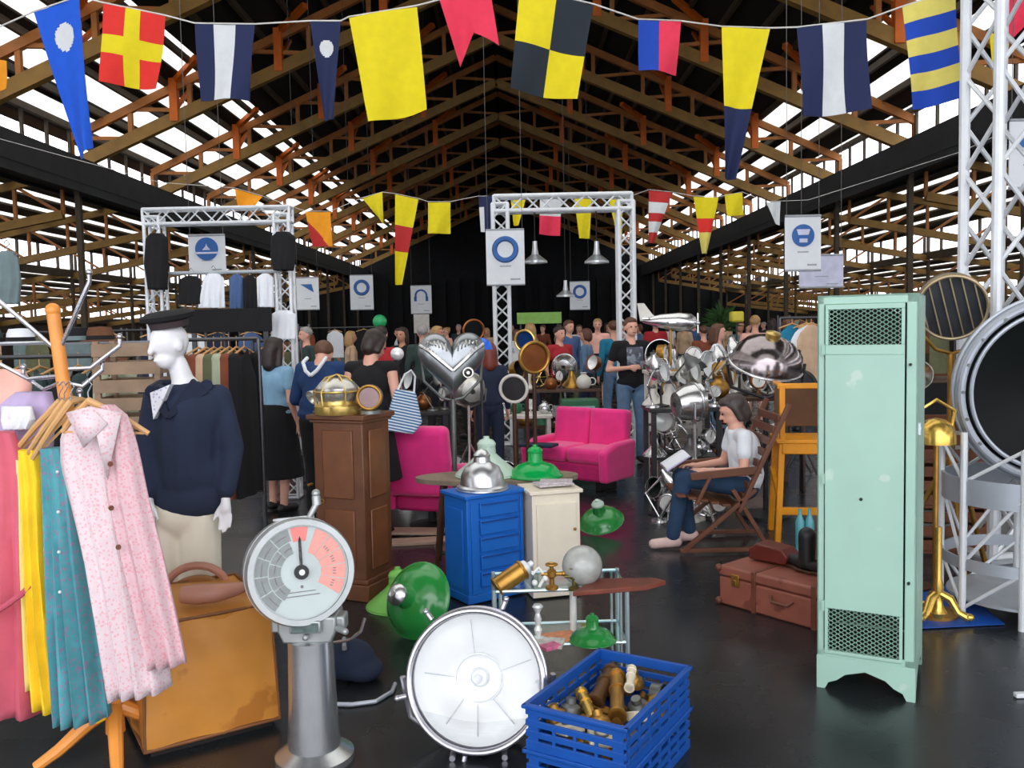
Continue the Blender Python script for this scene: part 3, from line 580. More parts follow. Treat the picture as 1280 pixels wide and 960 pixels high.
# loose fill below the named fittings
m = MB()
for i in range(60): x, y = cr.uniform(-.24, .24), cr.uniform(-.14, .14); L = cr.uniform(.03, .06); a_ = cr.uniform(0, PI); z = cr.uniform(.02, .06); p = V((x, y, z)); d = V((math.cos(a_), math.sin(a_), cr.uniform(-.2, .2)))*L/2; m.cyl(p-d, p+d, cr.uniform(.012, .02), n=10)
o = m.obj('scrap_fittings', M_brass); tag(o, 'loose small brass and steel scrap filling the bottom of the upper crate', 'fittings', None, 'stuff'); o.location = (CC.x, CC.y, CHh+.004); o.rotation_euler = (0, 0, CA)

# ---- small cabinets
def top_corner(px, py, z): d = (CH-z)*FPX/(py-408); return V((P(px, py, d).x, d, 0))
def chest(name, label, p, ang, w, d, h, mt, drawers=0, legs=False):
    root = thing(name, label, 'cabinet', (p.x, p.y, 0), ang)
    m = MB(); m.box((w/2, d/2, h/2+.01), (w, d, h-.06)); m.box((w/2, d/2, .035), (w+.01, d+.01, .05)); m.obj('body', mt, root, bev=.004)
    m = MB(); m.box((w/2, d/2, h-.01), (w+.035, d+.035, .022)); m.obj('top', mt, root, bev=.004)
    return root
p = top_corner(583, 621, .66); q = top_corner(654, 612, .66); angb = math.atan2(q.y-p.y, q.x-p.x)
rb = chest('drawer_cabinet', 'small bright blue cabinet with a column of drawers', p, angb, .40, .27, .66, M_blued)
M_blk = mat('deep_blue', (10, 66, 140), .5)
for k in range(5):
    m = MB(); z = .10+k*.105; m.box((.22, -.007, z+.045), (.27, .016, .088)); dr = m.obj('drawer', M_blued, rb, bev=.004)
    m = MB(); m.box((.22, -.018, z+.078), (.26, .012, .008)); m.obj('pull', M_blk, dr)
m = MB(); m.box((.05, -.004, .34), (.05, .01, .55)); m.box((.385, -.004, .34), (.02, .01, .55)); m.box((-.004, .135, .33), (.008, .18, .48)); m.obj('frame', M_blued, rb, bev=.002)
M_cream = mat('cream_paint', (226, 218, 198), .5, 0, .04)
rc = chest('cream_cabinet', 'narrow cream painted cabinet to the right of the blue one', V((.105, 5.21, 0)), R(14), .30, .27, .66, M_cream)
m = MB(); m.box((.15, -.006, .33), (.25, .014, .50)); dd = m.obj('door', M_cream, rc, bev=.004); m = MB(); m.sph((.26, -.022, .42), .01); m.obj('knob', M_brass, dd)
o = MB(); o.box((0, 0, .006), (.22, .15, .012), (0, 0, .3)); o.box((.02, .01, .016), (.2, .14, .008), (0, 0, -.1)); o = o.obj('paper_stack', mat('printed_paper', (186, 180, 184), .7, 0, .3, 60)); o.location = (.24, 5.38, .672); tag(o, 'papers lying on top of the cream cabinet', 'papers')
# table behind the cabinets
M_plank = mat('grey_wood', (136, 122, 104), .6, 0, .2, 12); M_brown = mat('brown_wood', (112, 64, 34), .45, 0, .25, 9, .05); M_dbrown = mat('dark_wood', (70, 42, 26), .5, 0, .25, 9)
root = thing('side_table', 'oval grey wooden table behind the blue and cream cabinets', 'table', (-.12, 6.0, 0))
m = MB(); N = 32; m.prism([(.56*math.cos(2*PI*i/N), .24*math.sin(2*PI*i/N)) for i in range(N)], .60, .63, 'XY'); m.obj('tabletop', M_plank, root)
for sx in (-1, 1):
    for sy in (-1, 1): m = MB(); m.cyl((sx*.36, sy*.13, .60), (sx*.42, sy*.16, 0), .02, .014, 10); m.obj('leg', M_dbrown, root)

# ---- enamel lamp shades
M_gren = mat('green_enamel', (40, 138, 62), .18, 0, .05, spec=.7); M_lgren = mat('light_green_enamel', (122, 196, 92), .25, 0, .05); M_egren = mat('emerald_enamel', (0, 160, 74), .2, 0, .04); M_pgren = mat('pale_green_enamel', (186, 212, 196), .3, 0, .05); M_chrome = mat('chrome', (216, 220, 224), .3, 1, .04); M_inner = mat('white_enamel', (232, 234, 230), .3)
def shade(label, loc, rot, mt, sc=1., kind='dome', name='lamp_shade_dome', capm=None):
    root = thing(name, label, 'lamp', loc, rot, None, sc)
    prof = {'dome': [(.215, 0), (.215, .012), (.20, .022), (.185, .05), (.15, .085), (.10, .105), (.065, .115), (.058, .13), (.055, .19)],
            'cone': [(.20, 0), (.20, .015), (.185, .03), (.10, .10), (.06, .14), (.055, .20)],
            'bell': [(.15, 0), (.15, .02), (.13, .03), (.125, .08), (.10, .13), (.05, .16), (.045, .2)]}[kind]
    m = MB(); m.shell(prof, .004, 40); m.obj('shade', mt, root)
    m = MB(); m.lathe([(.056, .185), (.06, .19), (.06, .205), (.045, .225), (.02, .235), (.018, .25), (0, .252)] if kind != 'bell' else [(.046, .19), (.05, .2), (.03, .225), (0, .235)], 24); m.obj('neck_cap', capm or mt, root)
    m = MB(); m.torus((0, 0, .004), prof[0][0], .005, n=40); m.obj('rim', mt, root)
    m = MB(); m.cyl((0, 0, .10), (0, 0, .17), .025); m.obj('lamp_holder', M_inner, root)
    return root
g_ = G(508, 806); shade('large green enamel lamp shade leaning on the floor beside the blue cabinet', (g_.x+.05, g_.y+.16, .185), tuple(V((-.5, -.78, .42)).to_track_quat('Z', 'Y').to_euler()), M_gren, .95, capm=M_chrome)
shade('light green enamel lamp shade standing behind the large green one', (GX(490, 5.15).x, 5.15, .0), (0, 0, 0), M_lgren, .95, 'cone')
shade('green enamel lamp shade on the floor right of the cream cabinet', (GX(746, 6.95).x+.02, 6.95, .078), tuple(V((-.2, -.36, .91)).to_track_quat('Z', 'Y').to_euler()), M_gren, .84, capm=M_pgren)
shade('emerald green enamel lamp shade on the oval table', (GX(667, 5.95).x, 5.93, .632), 0, M_egren, .86)
shade('pale green lamp shade behind the silver one', (GX(606, 5.95).x, 6.0, .632), 0, M_pgren, 1.08, 'cone')
shade('silver ribbed lamp shade on top of the blue cabinet', (GX(600, 5.32).x, 5.33, .662), 0, M_chrome, 1.05, 'bell')
o = MB(); o.box((0, 0, .012), (.12, .05, .02), (0, 0, .2)); o = o.obj('blue_tray', M_blued); o.location = (GX(524, 5.32).x, 5.32, 0); tag(o, 'small blue piece lying on the floor by the light green shade', 'tray')
o = MB(); o.lathe([(.03, 0), (.035, .02), (.035, .035), (.02, .04), (.02, .05), (0, .05)], 16); o = o.obj('yellow_pot', F_['orange']); o.location = (GX(650, 6.1).x, 6.12, .632); tag(o, 'small yellow pot on the table behind the emerald shade', 'cap')
# ---- glass and metal shelf trolley
M_wire = mat('shelf_steel', (186, 206, 208), .3, .7); M_shelfg = glass_mat('shelf_glass', (.80, .92, .94), .22, .05)
tx, ty, tw, td = GX(612, 4.02).x, 4.02, .62, .30
root = thing('shelf_trolley', 'low steel and glass shelf unit holding brass fittings', 'shelf', (tx, ty, 0), R(2))
for z in (.16, .42):
    m = MB(); m.tube([(0, 0, z), (tw, 0, z), (tw, td, z), (0, td, z), (0, 0, z)], .009); m.obj('shelf_frame', M_wire, root)
    m = MB(); m.box((tw/2, td/2, z+.003), (tw-.01, td-.01, .006)); m.obj('glass_shelf', M_shelfg, root)
for x in (.0, tw):
    for y in (0, td): m = MB(); m.cyl((x, y, 0), (x, y, .43), .011, n=10); m.cyl((x-.03 if x else .03, y, 0), (x-.03 if x else .03, y, .42), .007, n=8); m.obj('leg', M_wire, root)
def on(px, py, z): d = (CH-z)*FPX/(py-408); return V((P(px, py, d).x, d, z))
zt_ = .427
root = thing('brass_lantern', 'brass cylinder lamp tilted on the left of the glass shelf', 'lamp', on(640, 738, zt_)+V((0, 0, .045)), (0, R(-28), R(20)))
m = MB(); m.cyl((-.09, 0, 0), (.07, 0, .0), .045, n=28); m.torus((-.085, 0, 0), .045, .006, (1, 0, 0)); m.torus((.06, 0, 0), .046, .006, (1, 0, 0)); m.obj('barrel', M_brass, root)
m = MB(); m.lathe([(.04, 0), (.035, .02), (.015, .03), (.015, .05), (0, .05)], 20, (.07, 0, 0), (1, 0, 0)); m.obj('end_cap', M_alu, root)
for lab, px, py, sc, mt in (('brass tap fitting standing in the middle of the glass shelf', 690, 742, 1, M_brass), ('second brass tap fitting beside the glass globe', 718, 744, .9, mat('dark_brass', (110, 98, 50), .4, .6))):
    root = thing('tap_fitting', lab, 'fitting', on(px, py, zt_), 0, 'brass taps on the glass shelf', sc)
    m = MB(); m.lathe([(.03, 0), (.03, .012), (.012, .02), (.012, .05), (.022, .06), (.022, .085), (.01, .095), (.01, .11), (0, .11)], 18); m.obj('body', mt, root)
    m = MB(); m.cyl((-.05, 0, .07), (.05, 0, .07), .009); m.sph((.055, 0, .07), .013); m.obj('spout', mt, root); m = MB(); m.torus((0, 0, .115), .025, .005); m.bar((-.025, 0, .115), (.025, 0, .115), .006); m.obj('wheel', mt, root)
root = thing('glass_globe', 'ribbed clear glass globe on the glass shelf', 'globe', on(729, 742, zt_))
m = MB(); m.sph((0, .03, .098), .095, 28); m.obj('globe', mat('frosted_glass', (160, 164, 160), .2, 0, .15, 20, spec=.8), root); m = MB(); m.lathe([(.04, 0), (.045, .01), (.035, .02)], 20, (0, .03, 0)); m.obj('collar', M_alu, root)
m = MB(); m.prism([(0, 0), (.34, .05), (.44, .12), (.40, .17), (.12, .20)], 0, .022, 'XY'); m = m.obj('wood_offcut', mat('mahogany', (112, 54, 38), .4, 0, .3, 14), bev=.003); m.location = on(716, 754, zt_+.002)+V((0, 0, .004)); m.rotation_euler = (0, R(-1), 0); tag(m, 'reddish brown board lying over the right end of the glass shelf', 'board')
o = MB(); o.tube([(0, 0, 0), (.03, 0, .05), (.0, .0, .09), (-.03, 0, .06)], .008); o.sph((.03, 0, .04), .014); o.sph((-.02, 0, .02), .014); o = o.obj('white_fitting', M_inner); o.location = on(674, 742, zt_)+V((0, 0, .01)); tag(o, 'small white fitting beside the brass cylinder lamp', 'fitting')
zl_ = .167
root = thing('glass_candlestick', 'clear glass candlestick on the lower shelf', 'candlestick', on(673, 808, zl_))
m = MB(); m.lathe([(.04, 0), (.035, .01), (.012, .02), (.02, .05), (.01, .07), (.018, .10), (.01, .13), (.025, .16), (.02, .17), (0, .17)], 16); m.obj('stem', M_refl, root); m = MB(); m.torus((0, 0, .16), .024, .003); m.obj('rim', M_alu, root)
m = MB(); m.cyl((0, 0, 0), (0, 0, .20), .017, n=16); o = m.obj('white_candle', M_inner); o.location = on(717, 798, zl_+.001); tag(o, 'white candle standing on the lower shelf', 'candle')
for i, (lab, px, py, col, rz, s) in enumerate((('orange covered magazine on the lower shelf', 702, 806, (222, 140, 96), .3, 1), ('pale magazine lying left on the lower shelf', 682, 814, (214, 208, 200), -.2, .9), ('pink leaflet at the left front of the lower shelf', 688, 820, (230, 120, 160), .6, .45))):
    m = MB(); m.box((0, 0, .005+i*.003), (.19*s, .13*s, .008+.004*i)); o = m.obj('magazine', mat('print_%d' % i, col, .5, 0, .25, 40)); o.location = on(px, py, zl_); o.rotation_euler = (0, 0, rz); tag(o, lab, 'magazine')
shade('small green enamel lamp shade on the lower shelf', on(742, 815, zl_)+V((0, .05, 0)), 0, M_gren, .52)
# ================================================================== clothes corner at the left
M_beech = mat('varnished_beech', (232, 150, 66), .35, 0, .12, 8); M_hang = mat('pale_hanger_wood', (206, 160, 104), .45, 0, .12, 10); M_steel = mat('hook_steel', (188, 190, 200), .25, .85, .1)
M_tan = mat('tan_leather', (196, 132, 52), .5, 0, .14, 4, .12, wear=((176, 112, 40), .58, 4)); M_strap = mat('pinkish_leather', (178, 126, 106), .5, 0, .15, 6, .1); M_seam = mat('leather_seam', (120, 74, 34), .6)
C_ = {'print': tweak_print(mat('cloth_white_print', (222, 206, 210), .9, 0, .04, 20), (226, 140, 150), 80, mix=.5, pos=.3), 'pprint': tweak_print(mat('cloth_pink_print', (214, 182, 188), .9, 0, .04, 20), (216, 130, 142), 85, mix=.55, pos=.33), 'teal': tweak_print(mat('cloth_teal_print', (84, 158, 168), .9, 0, .1, 20), (168, 110, 150), 60, mix=.6, pos=.3),
      'yellow': mat('cloth_yellow', (244, 206, 40), .9, 0, .1, 9), 'pale': mat('cloth_pale_yellow', (240, 230, 150), .9, 0, .06), 'pink': mat('cloth_rose', (206, 98, 118), .85, 0, .1, 7), 'lilac': mat('cloth_lilac', (186, 170, 206), .9, 0, .1), 'cream': mat('cloth_cream', (230, 220, 196), .9, 0, .06),
      'navy': mat('cloth_navy', (30, 42, 66), .9, 0, .12, 8, .05), 'black': mat('cloth_black', (20, 21, 24), .95, 0, .2), 'white': mat('cloth_white', (226, 232, 238), .9, 0, .05), 'blue': mat('cloth_blue', (70, 96, 140), .9, 0, .1), 'grey': mat('cloth_grey', (108, 126, 128), .9, 0, .12), 'olive': mat('cloth_olive', (96, 98, 70), .9, 0, .15),
      'brown': mat('cloth_brown', (104, 66, 42), .9, 0, .2), 'rust': mat('cloth_rust', (126, 66, 44), .9, 0, .2), 'dgreen': mat('cloth_dark_green', (44, 62, 60), .9, 0, .15), 'denim': mat('cloth_denim', (98, 128, 160), .9, 0, .15, 14), 'dteal': mat('cloth_teal', (24, 118, 150), .9), 'red': mat('cloth_red', (170, 40, 48), .9), 'palegreen': mat('cloth_sage', (168, 176, 150), .9), 'beige': mat('cloth_beige', (200, 170, 140), .9), 'peach': mat('cloth_peach', (244, 186, 170), .9)}
def garment(name, rows, Y, depth, mt, parent=None, folds=5, amp=.014, slope=0, ph=0., origin=None, n=44):
    """hanging cloth: closed tube whose left and right edges follow rows (y, xl, xr); pleats deepen downwards"""
    m = MB(); o = V(origin) if origin is not None else V((0, 0, 0)); NR = 26; y0, y1 = rows[0][0], rows[-1][0]; vs = []
    for k in range(NR+1):
        v = k/NR; y = y0+(y1-y0)*v
        for a, b in zip(rows, rows[1:]):
            if a[0] <= y <= b[0]+1e-6: t = (y-a[0])/(b[0]-a[0]); xl, xr = a[1]+(b[1]-a[1])*t, a[2]+(b[2]-a[2])*t; break
        for i in range(n):
            a = 2*PI*i/n; u = .5+.5*math.cos(a)*1.0; yy = y+slope*v*v*(u-.5); px = xl+(xr-xl)*u
            f = amp*(.25+v)*math.sin(folds*2*PI*u+ph+v*1.2)+amp*.3*math.sin(9*u+3*v+ph*2)
            p = P(px, yy, Y); p.y += -depth*math.sin(a)*(.55+.45*v)*(1 if abs(math.sin(a)) > 0 else 0)+f; vs.append(p-o)
    m.v = vs; m.f = [[k*n+i, k*n+(i+1) % n, (k+1)*n+(i+1) % n, (k+1)*n+i] for k in range(NR) for i in range(n)]+[list(range(n))]; m.m = [0]*len(m.f)
    q = m.obj(name, mt, parent, smooth=70); sd = q.modifiers.new('solid', 'SOLIDIFY'); sd.thickness = .003; return q
Ys = 3.35
root = thing('coat_stand', 'varnished wooden coat stand with steel hooks carrying the dresses', 'coat stand', (GX(122, Ys).x, Ys, 0)); bs = root.location
top = P(66, 388, Ys)-bs; top.z = P(66, 388, Ys).z
m = MB(); m.tube([(0, 0, .10), (0, 0, .3), V((0, 0, 0)).lerp(top, .6)+V((0, 0, .02)), top], [.036, .03, .027, .024], 16); m.sph(top, .028, 14); m.obj('pole', M_beech, root)
for k in range(4):
    a = R(25+90*k); m = MB(); d = V((math.cos(a), math.sin(a), 0)); m.tube([V((0, 0, .2))+d*.02, V((0, 0, .15))+d*.10, V((0, 0, .07))+d*.20, V((0, 0, .022))+d*.28], [.03, .028, .024, .02], 10); m.obj('foot', M_beech, root)
for (p1, p2, hz) in (((112, 352), 440, .0), ((-6, 372), 440, 0), ((150, 432), 462, 1), ((-6, 452), 470, 1), ((30, 470), 478, 1), ((128, 462), 478, 1), ((100, 500), 488, 1)):
    m = MB(); s = P(68+(p2-388)*.1, p2, Ys)-bs; e = P(p1[0], p1[1], Ys-.05*(-1)**hz)-bs; mid = (s+e)/2+V((0, 0, -.04 if hz else 0)); m.tube([s, mid, e, e+V((0, 0, .03))], .008, 8); m.sph(e+V((0, 0, .035)), .013, 8); m.obj('hook', M_steel, root)
def hanger(label, a, b, c, Y, Y2=None):
    """a hook point, b and c the two ends (pixels)"""
    o = P(a[0], a[1], Y); root = thing('clothes_hanger', label, 'hanger', o, 0, 'wooden hangers on the coat stand'); B, C_2 = P(b[0], b[1], Y)-o, P(c[0], c[1], Y2 or Y)-o; n = V((0, 0, -.03))
    m = MB(); m.tube([B, B*.5+n*.6+V((0, 0, .01)), n, C_2*.5+n*.6+V((0, 0, .01)), C_2], [.009, .012, .014, .012, .009], 8); m.bar(B*.92+V((0, 0, -.01)), C_2*.92+V((0, 0, -.01)), .008); m.obj('bar', M_hang, root)
    m = MB(); m.tube([n, V((0, 0, .0)), V((.015, 0, .025)), V((0, 0, .045)), V((-.018, 0, .03))], .0025, 6); m.obj('wire_hook', M_steel, root)
hanger('wooden hanger holding the rose dress at the far left', (74, 492), (12, 572), (96, 500), 3.30, 3.42)
hanger('wooden hanger holding the yellow dress', (80, 492), (26, 580), (104, 500), 3.22, 3.36)
hanger('wooden hanger holding the teal printed dress', (88, 492), (40, 574), (112, 502), 3.14, 3.26)
hanger('wooden hanger inside the white printed dress', (110, 490), (78, 540), (186, 542), 3.02, 3.05)
def dress(label, name='dress', cat='dress'): return thing(name, label, cat, (0, 0, 0), 0, 'dresses on the coat stand')
r = dress('rose pink belted dress hanging at the far left of the coat stand'); r.location = P(0, 700, 3.3)
garment('dress_body', [(540, -28, 18), (580, -40, 34), (640, -36, 36), (730, -30, 40), (800, -45, 46), (888, -60, 54)], 3.3, .08, C_['pink'], r, 4, .02, 6, .3, r.location)
m = MB(); o = r.location; m.tube([P(-10, 768, 3.19)-o, P(10, 755, 3.18)-o, P(28, 742, 3.19)-o, P(40, 730, 3.22)-o], [.009, .012, .012, .009], 8); m.obj('belt', mat('rose_belt', (190, 84, 104), .8), r)
r = dress('bright yellow dress between the rose and the teal dress'); r.location = P(45, 700, 3.24)
garment('dress_body', [(562, 24, 48), (600, 26, 56), (700, 34, 62), (800, 38, 74), (884, 44, 96)], 3.24, .06, C_['yellow'], r, 3, .016, 4, 1.1, r.location)
garment('lining', [(575, 20, 36), (700, 24, 42), (800, 30, 48), (860, 34, 52)], 3.27, .03, C_['pale'], r, 2, .01, 2, 0, r.location)
garment('hem_sash', [(868, 98, 134), (900, 104, 132)], 3.27, .03, C_['yellow'], r, 2, .005, 0, 0, r.location)
r = dress('teal dress with a small lilac print in front of the yellow one'); r.location = P(90, 700, 3.15)
garment('dress_body', [(560, 52, 84), (600, 54, 96), (700, 58, 108), (800, 62, 122), (900, 70, 136)], 3.15, .06, C_['teal'], r, 4, .02, -8, 2., r.location)
for y in (590, 640, 690, 740): m = MB(); m.sph(P(60+y*.02, y, 3.085)-r.location, .006, 8); m.obj('button', C_['white'], r)
r = dress('white sleeveless coat dress with a red print and dark buttons, nearest to the camera'); r.location = P(140, 700, 3.02)
garment('dress_body', [(508, 108, 136), (522, 84, 150), (545, 74, 156), (580, 74, 160), (620, 84, 170), (700, 104, 188), (780, 120, 200), (866, 136, 212)], 3.05, .06, C_['print'], r, 4, .016, -12, .7, r.location)
garment('front_panel', [(506, 128, 142), (520, 126, 160), (560, 128, 172), (620, 134, 184), (700, 152, 204), (780, 172, 222), (832, 186, 233)], 2.99, .035, C_['pprint'], r, 3, .012, -8, 2.2, r.location)
m = MB(); o = r.location
for s in (-1, 1): m.add([P(112, 508, 2.95)-o, P(112+ (40 if s > 0 else -30), 516, 2.96)-o, P(116+(26 if s > 0 else -12), 560, 2.945)-o, P(134, 600 if s > 0 else 530, 2.94)-o], [(0, 1, 2, 3)])
q = m.obj('collar', C_['print'], r); q.modifiers.new('s', 'SOLIDIFY').thickness = .004
for x, y in ((138, 580), (139, 635), (148, 684)): m = MB(); m.cyl(P(x, y, 2.945)-o, P(x, y, 2.935)-o, .009, n=14); m.obj('button', C_['brown'], r)
r = dress('lilac and white blouse hanging behind the dresses', 'blouse', 'blouse'); r.location = P(40, 540, 3.46)
garment('blouse_body', [(490, 20, 64), (510, -6, 70), (560, -10, 66), (640, -10, 64)], 3.46, .07, C_['lilac'], r, 3, .012, 0, 0, r.location)
garment('frill', [(508, 2, 40), (524, 0, 44), (536, 6, 40)], 3.38, .03, C_['white'], r, 5, .01, 0, 0, r.location)
r = dress('pale pink top hanging at the left edge behind the rose dress', 'blouse', 'blouse'); r.location = P(0, 500, 3.55)
garment('blouse_body', [(462, -30, 30), (480, -50, 40), (540, -50, 30), (600, -50, 20)], 3.55, .08, C_['peach'], r, 3, .012, 0, 0, r.location)
# leather box and bag
A = G(182, 952); e1 = V((.44, .28, 0)).normalized(); e2 = V((-e1.y, e1.x, 0))
root = thing('leather_box', 'large tan leather upholstered box on the floor under the dresses', 'box', (A.x, A.y, 0), math.atan2(e1.y, e1.x))
m = MB()
def lbox(u, v):      # side walls with slack leather
    a = 4*u; k = int(min(a, 3.999)); t = a-k; cs = [(0, 0), (.53, 0), (.53, .58), (0, .58)]; x = cs[k][0]*(1-t)+cs[(k+1) % 4][0]*t; y = cs[k][1]*(1-t)+cs[(k+1) % 4][1]*t
    b = .014*math.sin(PI*t)*math.sin(PI*v)+.006*math.sin(14*t+9*v); n = [(0, -1), (1, 0), (0, 1), (-1, 0)][k]
    return V((x+n[0]*b-(x-.26)*.06*v, y+n[1]*b-(y-.29)*.06*v, .03+.49*v+(.01*math.sin(9*t) if v > .9 else 0)))
m.surf(lbox, 64, 14); q = m.obj('side', M_tan, root)
m = MB(); m.surf(lambda u, v: V((.016+.50*u, .017+.545*v, .518+.03*math.sin(PI*u)*math.sin(PI*v)+.006*math.sin(8*u+5*v))), 16, 16, -.02); m.obj('top', M_tan, root)
m = MB(); z = .036
for a_, b_ in (((0, 0), (.53, 0)), ((.53, 0), (.53, .58)), ((.53, .58), (0, .58)), ((0, .58), (0, 0))): m.cyl((*a_, z), (*b_, z), .008, n=8)
for a_, b_ in (((.016, .017), (.514, .017)), ((.514, .017), (.514, .563)), ((.514, .563), (.016, .563)), ((.016, .563), (.016, .017))): m.cyl((*a_, .522), (*b_, .522), .007, n=8)
for c_ in ((0, 0), (.53, 0)): m.tube([(c_[0], c_[1]-.001, .036), (c_[0]+(.016 if c_[0] == 0 else -.016), .017, .522)], .006)
m.obj('piping', M_seam, root)
m = MB(); m.box((.265, .29, .015), (.48, .53, .03)); m.obj('plinth', mat('black_plinth', (24, 20, 18), .8), root)
root = thing('handbag', 'brown round leather handbag with a rolled pinkish handle behind the leather box', 'handbag', V((P(244, 740, 3.95).x, 3.98, .36)), R(10))
m = MB(); m.sph((0, 0, .06), (.15, .09, .12), 24); m.sph((0, 0, .0), (.14, .10, .07), 24); q = m.obj('bag_body', mat('bag_leather', (150, 98, 48), .5, 0, .15, 6), root, remesh=.01); m = MB(); m.box((0, 0, -.2), (.3, .2, .3)); m.obj('base_stand', M_dbrown, root, bev=.01)
m = MB(); m.tube([(.13*math.cos(a), -.02, .13+.10*math.sin(a)) for a in [PI*i/12 for i in range(13)]], .018, 10); m.obj('handle', M_strap, root)
m = MB(); pts = [P(226, 786, 3.5), P(245, 776, 3.5), P(268, 762, 3.52), P(290, 750, 3.56), P(306, 744, 3.6)]; o = pts[0].copy(); zt2 = .555
pts = [V((p.x-o.x, p.y-o.y+.03, max(zt2+.03, p.z)-zt2)) for p in pts]; m.tube(pts, [.035, .042, .038, .03, .02], 14); q = m.obj('leather_roll', M_strap, bev=0); q.location = (o.x, o.y, zt2); tag(q, 'pinkish brown leather roll lying on top of the leather box', 'roll')

# tall wooden pedestal with brass things
Yw = 5.35; pw = P(420, 745, Yw)
M_oak = mat('red_brown_oak', (100, 60, 34), .4, 0, .25, 7, .06)
root = thing('wooden_pedestal', 'tall dark oak panelled pedestal carrying brass lamps', 'pedestal', (P(436, 700, Yw).x+.02, Yw+.12, 0), R(-24))
m = MB(); m.box((0, 0, .58), (.36, .30, 1.06)); m.obj('body', M_oak, root, bev=.006)
m = MB(); m.box((0, 0, .05), (.42, .36, .10)); m.box((0, 0, .115), (.39, .33, .03)); m.obj('plinth', M_oak, root, bev=.006)
m = MB(); m.box((0, 0, 1.12), (.42, .36, .03)); m.box((0, 0, 1.095), (.39, .33, .02)); m.obj('top', M_oak, root, bev=.005)
for (z0_, z1_) in ((.18, .55), (.62, 1.04)):
    for nm in (0,):
        m = MB(); m.box((0, -.155, (z0_+z1_)/2), (.22, .012, z1_-z0_)); m.obj('front_panel', mat('oak_panel', (112, 66, 36), .4, 0, .25, 6, .05), root, bev=.006)
        m = MB(); m.box((.185, 0, (z0_+z1_)/2), (.012, .18, z1_-z0_)); m.obj('side_panel', mat('oak_panel', (112, 66, 36)), root, bev=.006)
m = MB(); m.cyl((-.2, -.19, .70), (-.2, -.15, .70), .008); m.torus((-.12, -.165, .6), .012, .003, (0, 1, 0)); m.obj('ring_pull', M_brass, root)
def pl(px, py, Y=5.4): return P(px, py, Y)
ztp = 1.136
M_silver = mat('tarnished_silver', (196, 196, 190), .28, .85, .15, 12); M_gold = mat('pale_brass', (220, 190, 110), .28, .85, .12)
root = thing('ship_lantern', 'round brass and silver ship lantern on the oak pedestal', 'lantern', (pl(422, 500).x, 5.40, ztp), 0, None, 1.15)
m = MB(); m.lathe([(.12, 0), (.125, .02), (.125, .045), (.105, .055), (.10, .07)], 28); m.obj('base', M_gold, root)
m = MB(); m.lathe([(.10, .07), (.115, .10), (.115, .14), (.09, .17), (.05, .19), (0, .195)], 28); m.obj('dome', M_silver, root)
m = MB(); m.torus((0, 0, .12), .118, .006); [m.tube([(.12*math.cos(a), .12*math.sin(a), .05), (.128*math.cos(a), .128*math.sin(a), .12), (.06*math.cos(a), .06*math.sin(a), .195), (0, 0, .21)], .005, 6) for a in [k*PI/3 for k in range(6)]]; m.obj('guard', M_gold, root)
root = thing('round_gauge', 'small pinkish grey round gauge at the right of the lantern', 'gauge', (pl(464, 500).x, 5.36, ztp), 0, None, 1.35)
m = MB(); m.lathe([(.05, 0), (.045, .015), (.02, .02), (.02, .03)], 20); m.obj('foot', M_gun, root); m = MB(); m.cyl((0, -.03, .075), (0, .03, .075), .055, n=28); m.obj('case', mat('mauve_metal', (150, 128, 128), .35, .6), root); m = MB(); m.torus((0, -.03, .075), .052, .007, (0, 1, 0), 28); m.obj('bezel', M_brass, root)
root = thing('horn_lamp', 'silver horn shaped lamp at the left end of the oak pedestal', 'lamp', (pl(392, 510).x+.01, 5.5, ztp))
m = MB(); m.lathe([(.04, 0), (.035, .012), (.012, .02), (.012, .07)], 16); m.obj('foot', M_gun, root); m = MB(); m.shell([(.055, 0), (.05, .02), (.02, .07), (.015, .10)], .003, 24, (-.03, -.03, .09), (.5, .6, .5)); m.obj('horn', M_silver, root)

# ---- mannequin
M_mann = mat('mannequin_white', (232, 234, 238), .35, 0, .02)
Ym = 4.15
mx = P(236, 560, Ym).x
root = thing('mannequin', 'white mannequin in a navy sailor jacket, cream trousers and black cap', 'mannequin', (mx, Ym, 0), R(0))
def q_(px, py, dy=0): p = P(px, py, Ym+dy); return V((p.x-mx, dy, p.z))
hd = q_(212, 432, -.03); nk0, nk1 = q_(222, 455, -.01), q_(232, 486, 0.01)
sl, sr = q_(197, 497, 0), q_(272, 497, .02); ch_ = q_(236, 520); wa = q_(236, 590); pe = q_(228, 640)
m = MB(); HRm = Matrix.Rotation(R(-38), 4, 'Z') @ Matrix.Rotation(R(10), 4, 'X')
m.sph(hd+V((0, 0, .02)), (.072, .092, .092), 20, HRm); m.sph(hd+(HRm @ V((0, -.03, -.055))), (.05, .055, .05), 16, HRm); m.cap(hd+(HRm @ V((0, -.085, .03))), hd+(HRm @ V((0, -.102, -.012))), .009, .014); m.sph(hd+(HRm @ V((0, -.08, -.055))), (.022, .014, .008), 10, HRm)
for s in (-1, 1): m.sph(hd+(HRm @ V((s*.072, .005, 0))), (.012, .022, .03), 10, HRm)
m.cap(nk0, nk1, .045, .055); m.cap(nk1, ch_, .07, .12); m.sph(ch_, (.15, .10, .14), 18); m.cap(ch_, wa, .115, .10); m.sph(pe, (.14, .10, .11), 18)
hr = q_(282, 622, -.05); er = q_(290, 560, .02)
hl = q_(186, 622, -.1); el_ = q_(184, 556, -.02)
hands = []
